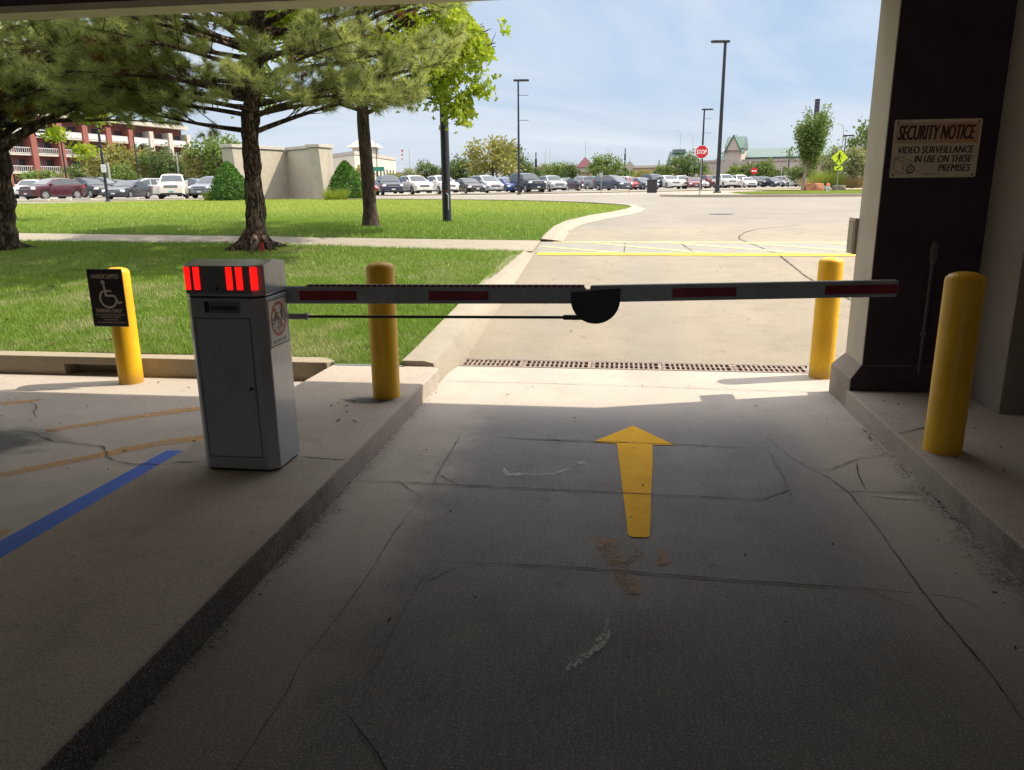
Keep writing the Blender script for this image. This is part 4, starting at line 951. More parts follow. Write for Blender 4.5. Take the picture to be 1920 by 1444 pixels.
pine('tall pine tree with knobbly trunk standing behind the barrier cabinet', (-6.50, 13.35, pz),
     [(0, 0, -.15), (0, 0, .12), (.03, 0, .35), (.05, 0, .7), (.06, 0, 1.3), (.06, 0, 1.8), (.08, 0, 2.15), (.20, 0, 2.7), (.40, 0, 3.9), (.5, 0, 5), (.6, 0, 11)], [.33, .26, .18, .165, .15, .145, .145, .14, .12, .10, .03], limbs_m, 21, 11)
limbs_l = [(1.72, R(-4), 2.6, 30, 16, .115), (1.9, R(10), 2.3, 34, 30, .075), (2.3, R(-40), 3.3, 14, 4, .06), (2.4, R(0), 3.3, 16, 8, .06), (2.5, R(-75), 3.0, 10, 0, .055), (2.7, R(-20), 3.8, 12, 6, .055), (2.9, R(25), 3.2, 12, 6, .055), (3.0, R(-55), 3.4, 12, 8, .05), (3.2, R(-5), 3.8, 10, 8, .05), (3.3, R(-95), 3.0, 10, 6, .05), (2.6, R(-120), 2.6, 8, 0, .05), (3.0, R(-140), 3, 8, 0, .05), (2.15, R(-14), 3.6, 16, -6, .05), (2.3, R(12), 3.8, 14, -4, .05), (2.45, R(-28), 3.9, 10, -6, .05), (2.2, R(28), 3.2, 10, -4, .05), (2.35, R(0), 4.2, 12, -4, .05)] + auto_limbs(12, 3.2, 10.5, 3.6)
pine('thick dark pine trunk at the left edge with a heavy low forking limb', (-11.58, 13.25, lawnz(13.25)),
     [(0, 0, -.15), (0, 0, .12), (.04, 0, .4), (.12, 0, 1.0), (.18, 0, 1.6), (.18, 0, 2.2), (.2, 0, 3.0), (.2, 0, 5), (.2, 0, 11)], [.41, .36, .30, .285, .28, .235, .2, .14, .03], limbs_l, 33, 11)
so = MB().lathe([(1.0, 0), (.99, .0004)], 32).build('soil_patch', SOIL); so.location = (-6.15, 13.15, lawnz(13.15) + .012); so.scale = (1.0, .45, 1); so.rotation_euler = (R(3.1), 0, 0)
tag(so, 'patch of bare soil around the pine roots', 'soil', kind='structure')
p = Vector((-6.22, 12.98, lawnz(12.98))); o = thing('marker_flag', p, 'small red marker stuck in the soil at the foot of the pine', 'marker')
MB().tube([p, p + Vector((0, 0, .12))], .006, 6).build('stake', STEEL, o); MB().prism([(-.05, 0), (.05, 0), (.03, .15), (-.02, .16)], 0, .006, (p + Vector((0, -.01, .02)), Vector((1, 0, 0)), Vector((0, 0, 1)), Vector((0, 1, 0)))).build('tag', simple('marker_red', (.4, .03, .03), .6, .1), o)

# leaves: flat lobed leaflets, one mesh per crown
LOBED = [(0, 0), (.18, .16), (.5, .38), (.42, .5), (.12, .52), (.2, .72), (0, 1.0), (-.2, .72), (-.12, .52), (-.42, .5), (-.5, .38), (-.18, .16)]
PLAIN = [(0, 0), (.3, .45), (0, 1), (-.3, .45)]
def leaf_mesh(name, C, size, shape, mat, parent, seed, droop=.3, o=None):
    rs = np.random.RandomState(seed); n = len(C); S = np.array(shape); k = len(S)
    d = rs.normal(size=(n, 3)); d[:, 2] -= droop; d /= np.linalg.norm(d, axis=1)[:, None]
    u = np.cross(d, rs.normal(size=(n, 3))); u /= np.linalg.norm(u, axis=1)[:, None]
    sz = size * rs.uniform(.65, 1.25, n)
    V = C[:, None, :] + u[:, None, :] * (S[None, :, 0:1] * sz[:, None, None]) + d[:, None, :] * ((S[None, :, 1:2] - .3) * sz[:, None, None])
    V = V.reshape(-1, 3)
    if o is not None: V = V - np.array(o)
    return raw_mesh(name, V, np.arange(n * k).reshape(-1, k), mat, parent)
def cluster_points(centers, radii, per, seed, flat=.8):
    rs = np.random.RandomState(seed); out_ = []
    for c, r in zip(centers, radii):
        g = rs.normal(size=(per, 3)) * np.array([r, r, r * flat]) * .55; out_.append(np.array(c) + g)
    return np.concatenate(out_)

# oak behind the pine
ob_ = Vector((-5.45, 16.8, terrain(16.8) + .03)); oak = thing('oak_tree', ob_, 'young oak with bright yellow green leaves between the pine and the lamp pole', 'oak tree')
tb = MB(); tb.tube([ob_ + Vector(q) for q in ((0, 0, -.1), (0, 0, .1), (0, 0, .4), (-.02, 0, 1.2), (-.05, 0, 2.2), (0, 0, 4), (.05, 0, 6.5))], [.24, .19, .15, .138, .13, .10, .03], 16)
rs = random.Random(4); cents, rads = [], []
tips = []
def obranch(st, d, L, r, lvl):
    for _ in range(6):
        q = st + d * L
        if math.hypot(q.x - ob_.x, q.y - ob_.y) > np.interp(q.z - ob_.z, [.8, 1.2, 2.1, 3.2, 3.8, 4.7, 5.7], [1.7, 2.0, 2.4, 2.85, 2.85, 2.0, 1.0]): L *= .82
    e = st + d * L; m = st.lerp(e, .5) + Vector((0, 0, .06 * L)); tb.tube([st, m, e], [r, r * .75, r * .45], 6, caps=False)
    if lvl == 0: tips.append(e); tips.append(m); return
    for i in range(3):
        d2 = (d + Vector((rs.uniform(-.8, .8), rs.uniform(-.8, .8), rs.uniform(-.40, .45)))).normalized(); obranch(st.lerp(e, rs.uniform(.45, 1)), d2, L * rs.uniform(.45, .7), r * .45, lvl - 1)
for z, azd, L, el in ((2.55, 0, 1.5, 16), (2.6, 190, 1.7, 10), (2.75, -60, 1.7, 12), (2.9, 20, 2.0, 18), (3.0, 110, 1.9, 12), (3.0, -25, 2.0, 10), (3.2, -10, 2.3, 16), (3.3, -110, 2.0, 12), (3.4, 30, 2.3, 14), (3.6, 170, 2.2, 20), (3.6, -40, 2.2, 18), (3.8, 5, 2.4, 22), (3.9, 60, 2.2, 20), (4.0, -15, 2.5, 18), (4.2, -60, 2.1, 25), (4.3, 15, 2.3, 22), (4.5, -25, 2.2, 28), (4.7, 210, 2.0, 30), (5.0, 90, 1.8, 35), (5.2, 0, 1.9, 34), (5.8, 250, 1.3, 50), (6.2, 60, 1.0, 60), (2.9, -8, 2.1, -6)):
    a, e_ = R(azd), R(el); z -= .18; obranch(ob_ + Vector((0, 0, z)), Vector((math.cos(a) * math.cos(e_), math.sin(a) * math.cos(e_), math.sin(e_))), L, .05, 2)
tb.build('trunk', BARK_O, oak, smooth=60)
C = cluster_points([tuple(q) for q in tips], [.30] * len(tips), 38, 3, .7)
_hd = np.hypot(C[:, 0] - ob_.x, C[:, 1] - ob_.y); _hz = C[:, 2] - ob_.z
C = C[_hd < np.interp(_hz, [.8, 1.2, 2.1, 3.2, 3.8, 4.7, 5.7], [1.9, 2.2, 2.6, 3.05, 3.05, 2.2, 1.2]) * (1 + .12 * np.sin(C[:, 0] * 5 + C[:, 2] * 4))]
leaf_mesh('leaves', C, .125, LOBED, LEAF_O, oak, 5, .5, ob_)
print('oak leaves', len(C))
# second oak whose bright leaves show beyond the left pine
ob_ = Vector((-16.6, 19.5, terrain(19.5) + .03)); oak2 = thing('oak_tree', ob_, 'second bright green oak showing through the limbs of the left pine', 'oak tree')
tb = MB(); tb.tube([ob_ + Vector(q) for q in ((0, 0, -.1), (0, 0, .3), (0, 0, 2.2), (0, 0, 4), (.05, 0, 6))], [.22, .17, .14, .1, .03], 12); tips = []
for z, azd, L, el in ((2.1, -8, 2.3, 4), (2.3, 25, 2.2, 10), (2.4, -50, 2.2, 8), (2.6, 180, 1.8, 10), (2.7, 5, 2.5, 4), (2.9, 60, 2, 20), (3.1, -20, 2.4, 14), (3.4, 140, 2, 20), (3.6, 0, 2.1, 30), (4, -80, 1.9, 30), (4.4, 200, 1.8, 40), (4.8, 30, 1.5, 45)):
    a, e_ = R(azd), R(el); obranch(ob_ + Vector((0, 0, z)), Vector((math.cos(a) * math.cos(e_), math.sin(a) * math.cos(e_), math.sin(e_))), L, .05, 2)
tb.build('trunk', BARK_O, oak2, smooth=60)
C = cluster_points([tuple(q) for q in tips], [.27] * len(tips), 18, 9, .7); leaf_mesh('leaves', C, .14, LOBED, LEAF_O, oak2, 6, .5, ob_)

# distant broadleaf trees: a few builds, each instance its own object
TREE_MATS = {'green': foliage('tree_leaves_green', (.085, .14, .035), (.17, .235, .075), None, .35, .2), 'dark': foliage('tree_leaves_dark', (.06, .10, .035), (.12, .17, .065), None, .35, .2),
             'olive': foliage('tree_leaves_olive', (.17, .18, .055), (.29, .28, .11), None, .35, .2), 'grey': foliage('tree_leaves_greyish', (.14, .17, .085), (.24, .265, .15), None, .35, .2)}
def crown_proto(seed, shape):
    rs = np.random.RandomState(seed); cs, rr = [], []
    for i in range(46):
        while True:
            q = rs.uniform(-1, 1, 3)
            if np.linalg.norm(q) <= 1: break
        q = q / max(.35, np.linalg.norm(q)) * rs.uniform(.45, 1.0)
        z = q[2]
        if shape == 'round': s = 1.0
        elif shape == 'cone': s = 1.05 - .55 * (z + 1) / 2
        else: s = .55 + .5 * (z + 1) / 2
        cs.append((q[0] * .5 * s, q[1] * .5 * s, .60 + z * .36)); rr.append(rs.uniform(.09, .17))
    C = cluster_points(cs, rr, 60, seed + 1, .8)
    return C[C[:, 2] > .06]
PROTO = {}
def far_tree(px_, dd, width, height, kind, shape, label, base_dz=0.0, name='broadleaf_tree', group='trees beyond the car parks'):
    key = (kind, shape, len(PROTO) % 2 if (kind, shape, 0) in PROTO else 0)
    key = (kind, shape, 0)
    p = spot(px_, dd, base_dz); rs = random.Random(int(px_ * 7))
    if key not in PROTO:
        root = bpy.data.objects.new(name, None); COL.objects.link(root); ORG[root.name] = Vector((0, 0, 0))
        tb = MB(); tb.tube([(0, 0, -.02), (0, 0, .2), (.01, 0, .5), (0, 0, .8)], [.035, .024, .018, .006], 8)
        for i in range(7):
            a = i * 2.4; tb.tube([(0, 0, .18 + i * .06), (math.cos(a) * .14, math.sin(a) * .14, .36 + i * .06), (math.cos(a) * .26, math.sin(a) * .26, .48 + i * .06)], [.013, .009, .003], 5, caps=False)
        tb.build('trunk', BARK_O, root, local=True)
        C = crown_proto(len(PROTO) + 3, shape); leaf_mesh('crown', C, .062, PLAIN, TREE_MATS[kind], root, 7, .1)
        PROTO[key] = root
    else:
        root = copy_tree(PROTO[key])
    root.location = p; root.scale = (width, width, height); root.rotation_euler = (0, 0, rs.uniform(0, 6.28))
    tag(root, label, 'tree', group); return root
for a in (
    (78, 118, 7.5, 3.8, 'green', 'round', 'low round green tree in front of the brick balconies, behind the burgundy car'),
    (135, 112, 7, 3.2, 'grey', 'round', 'low shaggy tree left of the sign post, in front of the brick piers'),
    (170, 108, 6, 4.6, 'dark', 'round', 'dark tree just left of the lamp post carrying the small sign'),
    (216, 104, 7.5, 6.6, 'olive', 'round', 'tall olive tree right of the lamp post carrying the small sign'),
    (232, 98, 5, 4.0, 'green', 'cone', 'small green tree behind the dark grey sedan'),
    (272, 106, 6.8, 6.0, 'olive', 'round', 'yellowish tree under the pale green awning'),
    (309, 104, 5.6, 6.2, 'dark', 'round', 'dense dark green tree above the white truck'),
    (347, 106, 5.4, 5.4, 'grey', 'vase', 'thin greyish tree right of the white truck'),
    (376, 100, 4.4, 6.0, 'olive', 'vase', 'half bare twiggy tree behind the blue sedan at left'),
    (412, 100, 7.5, 7.4, 'green', 'round', 'big green tree rising behind the left clipped bush'),
    (436, 112, 7, 7.6, 'dark', 'round', 'dark tree partly hidden behind the beige monument wall'),
    (682, 100, 3.2, 3.6, 'olive', 'round', 'small yellowish tree beside the right clipped bush'),
    (757, 132, 6.5, 3.6, 'grey', 'round', 'pale far tree behind the flagpole'),
    (801, 120, 4.2, 4.6, 'dark', 'round', 'dark round tree left of the thick lamp pole'),
    (858, 118, 5.2, 5.0, 'dark', 'round', 'dark tree right of the thick lamp pole'),
    (884, 120, 6.2, 4.6, 'dark', 'round', 'dark low tree above the black sedan'),
    (925, 112, 8.0, 7.4, 'olive', 'round', 'large pale olive tree above the silver minivan'),
    (955, 124, 5.2, 7.8, 'dark', 'vase', 'taller dark tree behind the pale olive one'),
    (984, 130, 5.0, 5.0, 'dark', 'round', 'dark tree right of the thin lamp post'),
    (1018, 150, 6.5, 4.6, 'grey', 'round', 'hazy round tree behind the long tan roof'),
    (1045, 145, 5.0, 5.0, 'green', 'round', 'round tree right of the hazy one, left of the kiosk'),
    (1069, 125, 4.2, 4.3, 'dark', 'cone', 'narrow dark tree immediately left of the red roofed kiosk'),
    (1133, 122, 5.4, 5.4, 'green', 'round', 'bright green tree right of the red roofed kiosk'),
    (1160, 124, 4.6, 4.0, 'green', 'round', 'bushy green tree behind the back of the diamond sign'),
    (1205, 140, 5, 3.2, 'olive', 'round', 'low yellowish tree in front of the long tan building'),
    (1248, 138, 4.6, 4.2, 'green', 'round', 'green tree left of the tree that hides the green roof'),
    (1288, 135, 6.2, 6.0, 'dark', 'round', 'full dark tree in front of the green roofed tower'),
    (1330, 140, 4.6, 3.2, 'grey', 'round', 'small greyish tree behind the STOP sign'),
    (1384, 134, 5.0, 3.8, 'green', 'round', 'green tree in front of the gabled entrance tower'),
    (1412, 134, 5.0, 4.2, 'dark', 'round', 'dark tree behind the round red sign'),
    (1434, 132, 4.6, 4.8, 'green', 'cone', 'upright light green tree right of the round red sign'),
    (1477, 132, 5.2, 3.4, 'dark', 'round', 'low dull tree by the blank mall wall'),
    (1500, 126, 4.6, 3.4, 'dark', 'round', 'dull bushy tree directly behind the young tree'),
    (1552, 120, 6.0, 6.0, 'grey', 'round', 'greyish tree left of the pedestrian sign'),
    (1598, 88, 5.0, 4.7, 'grey', 'vase', 'spreading grey green tree right of the pedestrian sign'),
    (1634, 96, 7.0, 8.0, 'dark', 'round', 'dark treetop peeping from behind the garage pillar')):
    far_tree(*a)
# young tree on the right island
yb = spot(1505.5, 58, .1); yt = thing('young_tree', yb, 'slender young tree with upswept branches on the right grass island', 'tree')
tb = MB(); tb.tube([yb + Vector(q) for q in ((0, 0, -.1), (.02, 0, .8), (.10, 0, 1.7), (.3, 0, 3.2), (.7, 0, 5.2))], [.15, .125, .10, .06, .02], 10)
rs = random.Random(2); tips = []
for i in range(34):
    z = rs.uniform(1.25, 2.6); st = yb + Vector((.05 + .1 * z, 0, z)); az_ = rs.uniform(0, 6.28); L = rs.uniform(1.2, 3.7); lean = rs.uniform(.16, .50)
    d = Vector((math.cos(az_) * lean + .12, math.sin(az_) * lean, 1)).normalized(); e = st + d * L
    tb.tube([st, st.lerp(e, .5) + Vector((0, 0, .05)), e], [.035, .022, .008], 5, caps=False)
    k = max(3, int(L / .26))
    for q in range(1, k + 1): tips.append(st.lerp(e, .25 + .75 * q / k))
for q in ((.95, 0, 5.0), (1.1, .1, 5.6), (1.25, 0, 6.05), (.55, .1, 5.0), (.2, 0, 4.9), (-1.2, 0, 3.0), (-1.0, .2, 2.6), (1.05, 0, 4.4), (-.5, 0, 4.4)): tips.append(yb + Vector(q))
tb.build('trunk', simple('pale_young_bark', (.20, .15, .11), .9, .2), yt, smooth=60)
C = cluster_points([tuple(q) for q in tips], [.33] * len(tips), 34, 4, 1.0)
leaf_mesh('leaves', C, .17, PLAIN, TREE_MATS['green'], yt, 8, .2, yb)
# clipped conical bushes beside the monument
BUSH = foliage('clipped_bush_leaves', (.045, .12, .018), (.10, .21, .035), None, .2, 1)
def cone_bush(px_, dd, w, h, lb, seed):
    b0 = spot(px_, dd, .03); o = thing('clipped_bush', b0, lb, 'bush', 'conical bushes beside the monument'); rs = np.random.RandomState(seed)
    n = 7000; t_ = rs.uniform(0, 1, n); a = rs.uniform(0, 6.283, n); pr = np.interp(t_, [0, .12, .3, .55, .8, .93, 1.0], [.90, 1.0, .96, .78, .45, .24, .05])
    pr *= 1 + .06 * np.sin(a * 5 + t_ * 9) + .05 * np.sin(a * 11 - t_ * 23); rr = pr * w / 2 * rs.uniform(.80, 1.03, n)
    C = np.stack([rr * np.cos(a), rr * np.sin(a), t_ * h], 1)
    leaf_mesh('leaves', C, .12, PLAIN, BUSH, o, seed, -.2)
    MB().lathe([(w * .40, .02), (w * .42, h * .25), (w * .32, h * .55), (w * .1, h * .9)], 16).build('core', simple('bush_core', (.03, .07, .015), .95, .2), o, local=True)
    MB().tube([(0, 0, -.05), (0, 0, h * .5)], .06, 6).build('stem', BARK_O, o, local=True)
cone_bush(430, 50, 2.45, 2.45, 'clipped conical bush left of the monument, behind the pine trunk', 1)
cone_bush(649, 51, 2.35, 2.45, 'clipped conical bush at the right end of the monument', 2)
def grass_clump(px_, dd, r, h, n, m, lb, seed, dz=.03, name='ornamental_grass'):
    b0 = spot(px_, dd, dz); rs = np.random.RandomState(seed); a = rs.uniform(0, 6.28, n); q = rs.uniform(0, 1, n) ** .6
    x, y = np.cos(a) * q * r * .55, np.sin(a) * q * r * .55; le = r * .55 * rs.uniform(.2, 1.1, n); hh = h * rs.uniform(.5, 1.05, n); w = .025
    p0 = np.stack([x - w, y, 0 * x], 1); p1 = np.stack([x + w, y, 0 * x], 1); p2 = np.stack([x + np.cos(a) * le, y + np.sin(a) * le, hh], 1)
    V = np.stack([p0, p1, p2], 1).reshape(-1, 3); o = raw_mesh(name, V, np.arange(len(V)).reshape(-1, 3), m); o.location = b0
    return tag(o, lb, 'plant', 'ornamental grasses')
OG = foliage('ornamental_blades', (.13, .20, .03), (.26, .30, .06), None, .35, 1); OB = foliage('ornamental_brown', (.24, .19, .09), (.36, .28, .15), None, .3, 1)
grass_clump(628, 48.5, 1.1, .85, 260, OG, 'yellow green grass clump in front of the right conical bush', 1)
grass_clump(684, 51, .8, .8, 200, OG, 'yellow green grass clump right of the right conical bush', 2)
grass_clump(396, 50, .8, .8, 200, OG, 'yellow green grass clump left of the left conical bush', 3)
for i, (px_, r, h, m, lb) in enumerate(((1522, 1.6, 1.5, OB, 'brownish ornamental grass right of the young tree'), (1540, 1.8, 2.4, OG, 'tall green ornamental grass, first from the young tree'), (1553, 1.8, 2.6, OG, 'tall green ornamental grass just left of the pedestrian sign'), (1563, 1.5, 2.2, OG, 'green ornamental grass hidden behind the pedestrian sign post'),
        (1578, 1.6, 1.4, OB, 'short brown grass right of the pedestrian sign post'), (1592, 1.7, 1.7, OB, 'brown bushy grass under the spreading tree'), (1604, 1.8, 1.9, OB, 'brown bushy grass nearest the pillar'))):
    grass_clump(px_, 88, r * 1.2, h * .9, 420, m, lb, 10 + i)

# ================================================================== CAR PARK SURFACES
tag(sheet('parking_lot', [(-120, 54.5), (-30, 55.5), (-24, 63.5), (-6, 74), (20, 95), (45, 112), (120, 130), (140, 200), (-140, 200)], .006, CONC_LOT), 'grey surface of the car parks beyond the road', 'car park', kind='structure')
DRYG = NT('dry_grass'); _p = DRYG.pos(); _n = DRYG.noise(_p, 1.2, 5, .7); _n2 = DRYG.noise(_p, 14, 3)
DRYG.set(DRYG.mix(DRYG.ramp(DRYG.math('ADD', _n, DRYG.math('MULTIPLY', _n2, .3)), .5, .85), (.30, .235, .13), (.22, .20, .085)), .95); DRYG.bump(_n2, .6, .03); DRYG = DRYG.m
tag(sheet('dry_verge', [(-60, 53.2), (-34, 52.4), (-26, 55.2), (-26, 56.4), (-34, 55.0), (-60, 55.4)], .03, DRYG), 'strip of dry yellow grass in front of the left car park', 'verge', kind='structure')
tag(sheet('dry_verge', [(-20, 65), (-12, 69.2), (-5, 73.4), (2, 80), (12, 88.5), (24, 98), (40, 107), (40, 109), (22, 101.5), (10, 91.5), (0, 82.5), (-7, 75.6), (-14, 71.4), (-20, 67.4)], .03, DRYG), 'strip of dry grass in front of the centre car park', 'verge', kind='structure')
isl_o = [(2.6, 52.4), (4.0, 49.6), (6.5, 48.2), (10, 47.6), (20, 47.0), (45, 45.5), (60, 45), (60, 60), (20, 60.5), (10, 59.5), (5, 56), (3, 54)]
def inset(poly, k):
    c = Vector((sum(p[0] for p in poly) / len(poly), sum(p[1] for p in poly) / len(poly))); 
    return [tuple(c + (Vector(p) - c) * k) for p in poly]
z0i = terrain(52)
MB().prism(isl_o, z0i - .2, z0i + .15).solo('island_kerb', CONC_KERB, 'long kerbed island between the driveway and the road at right', 'island', kind='structure', bevel=.03)
b = MB().prism([(7.6, 48.35), (10, 48.0), (20, 47.4), (45, 46), (59, 45.6), (59, 59.5), (20, 60.0), (10.5, 59), (7.4, 55.5)], z0i, z0i + .175); b.solo('island_lawn', LAWN_M, 'sunlit mown grass on the right island', 'lawn', kind='structure')
Vg = []
rs_ = np.random.RandomState(12); n = 26000; x = rs_.uniform(7.7, 32, n); y = rs_.uniform(47.6, 59.5, n); k_ = in_poly(x, y, [(7.6, 48.35), (10, 48.0), (20, 47.4), (45, 46), (45, 59), (20, 60.0), (10.5, 59), (7.4, 55.5)]); x, y = x[k_], y[k_]
n = len(x); h = rs_.uniform(.04, .1, n); z = np.full(n, z0i + .17)
P3 = np.stack([np.stack([x - .03, y, z], 1), np.stack([x + .03, y, z], 1), np.stack([x + rs_.uniform(-.05, .05, n), y, z + h], 1)], 1).reshape(-1, 3)
tag(raw_mesh('grass', P3, np.arange(len(P3)).reshape(-1, 3), GRASS_M), 'short grass blades on the right island', 'grass', kind='stuff')
tag(sheet('planting_bed', [(14, 78), (60, 74), (60, 86), (20, 88), (13, 84)], .05, DRYG), 'dry planting bed beyond the road at right', 'planting bed', kind='structure')
STOPC = simple('wheel_stop_concrete', (.48, .46, .42), .8, .1)

# ================================================================== CARS
def lerp_list(L, s):
    if s <= L[0][0]: return L[0][1]
    for (a, va), (b2, vb) in zip(L, L[1:]):
        if s <= b2: return va + (vb - va) * (s - a) / (b2 - a)
    return L[-1][1]
CAR = {  # L, half width, ground clearance, wheel radius, axles, cowl s, roof start s, roof end s, tail of rear glass s, top profile
    'suv': dict(L=4.75, W=.94, c=.26, r=.37, ax=(.93, 3.75), cowl=1.25, rf=2.05, rr=4.15, rg=4.6, top=[(0, .78), (.07, .93), (.3, 1.03), (1.25, 1.13), (2.05, 1.64), (2.5, 1.71), (3.5, 1.71), (4.15, 1.63), (4.6, 1.16), (4.75, .9)], belt=1.12),
    'edge': dict(L=4.72, W=.96, c=.25, r=.38, ax=(.95, 3.78), cowl=1.15, rf=2.1, rr=4.0, rg=4.6, top=[(0, .80), (.06, 1.0), (.3, 1.07), (1.15, 1.16), (2.1, 1.64), (2.6, 1.71), (3.4, 1.68), (4.0, 1.58), (4.6, 1.14), (4.72, .9)], belt=1.13),
    'large_suv': dict(L=5.3, W=1.01, c=.30, r=.40, ax=(.98, 4.05), cowl=1.55, rf=2.25, rr=4.95, rg=5.22, top=[(0, .90), (.05, 1.10), (.3, 1.17), (1.55, 1.25), (2.25, 1.82), (2.7, 1.91), (4.4, 1.91), (4.95, 1.86), (5.22, 1.25), (5.3, .9)], belt=1.24),
    'sedan': dict(L=4.85, W=.91, c=.20, r=.33, ax=(.95, 3.75), cowl=1.4, rf=2.25, rr=3.35, rg=4.15, top=[(0, .62), (.07, .74), (.4, .86), (1.4, .97), (2.25, 1.39), (2.7, 1.46), (3.35, 1.40), (4.15, 1.05), (4.7, 1.02), (4.85, .8)], belt=.97),
    'compact': dict(L=4.45, W=.88, c=.19, r=.32, ax=(.88, 3.45), cowl=1.2, rf=2.05, rr=3.5, rg=4.2, top=[(0, .60), (.07, .74), (.35, .86), (1.2, .99), (2.05, 1.42), (2.5, 1.48), (3.5, 1.40), (4.2, 1.08), (4.45, .8)], belt=.98),
    'minivan': dict(L=5.1, W=.97, c=.20, r=.34, ax=(1.0, 4.0), cowl=1.0, rf=2.05, rr=4.7, rg=5.0, top=[(0, .66), (.08, .86), (.3, .96), (1.0, 1.12), (2.05, 1.66), (2.6, 1.75), (4.1, 1.74), (4.7, 1.66), (5.0, 1.15), (5.1, .85)], belt=1.08),
    'pickup': dict(L=5.7, W=1.0, c=.32, r=.40, ax=(.98, 4.5), cowl=1.5, rf=2.2, rr=3.65, rg=3.9, top=[(0, .92), (.05, 1.1), (.3, 1.16), (1.5, 1.23), (2.2, 1.78), (2.5, 1.86), (3.65, 1.82), (3.9, 1.26), (4.0, 1.2), (5.6, 1.2), (5.7, .95)], belt=1.2),
}
CHROME = simple('chrome', (.55, .55, .56), .25, .05, metal=1.0, use_obj=True); RIMM = simple('alloy_wheel', (.42, .42, .43), .4, .1, metal=.7, use_obj=True)
LENS = glassy('headlamp_lens', (.80, .82, .85), .12); TAILM = glassy('tail_lamp', (.35, .01, .012), .15); TRIMB = simple('black_trim', (.016, .016, .018), .6, .1, use_obj=True); PLATE = simple('licence_plate', (.55, .57, .58), .5, .08, use_obj=True); TEAL = simple('teal_plate', (.05, .30, .33), .5, .05, use_obj=True)
_paints = {}
def paint(col):
    if col not in _paints:
        t = NT('car_paint'); p = t.obj(); d = t.noise(p, 2.5, 4, .6)
        t.set(t.mix(t.math('MULTIPLY', t.ramp(d, .45, .75), .07), col, (.22, .19, .16)), t.math('ADD', .22, t.math('MULTIPLY', d, .12)), Metallic=.15, Coat_Weight=.45, Coat_Roughness=.05); _paints[col] = t.m
    return _paints[col]
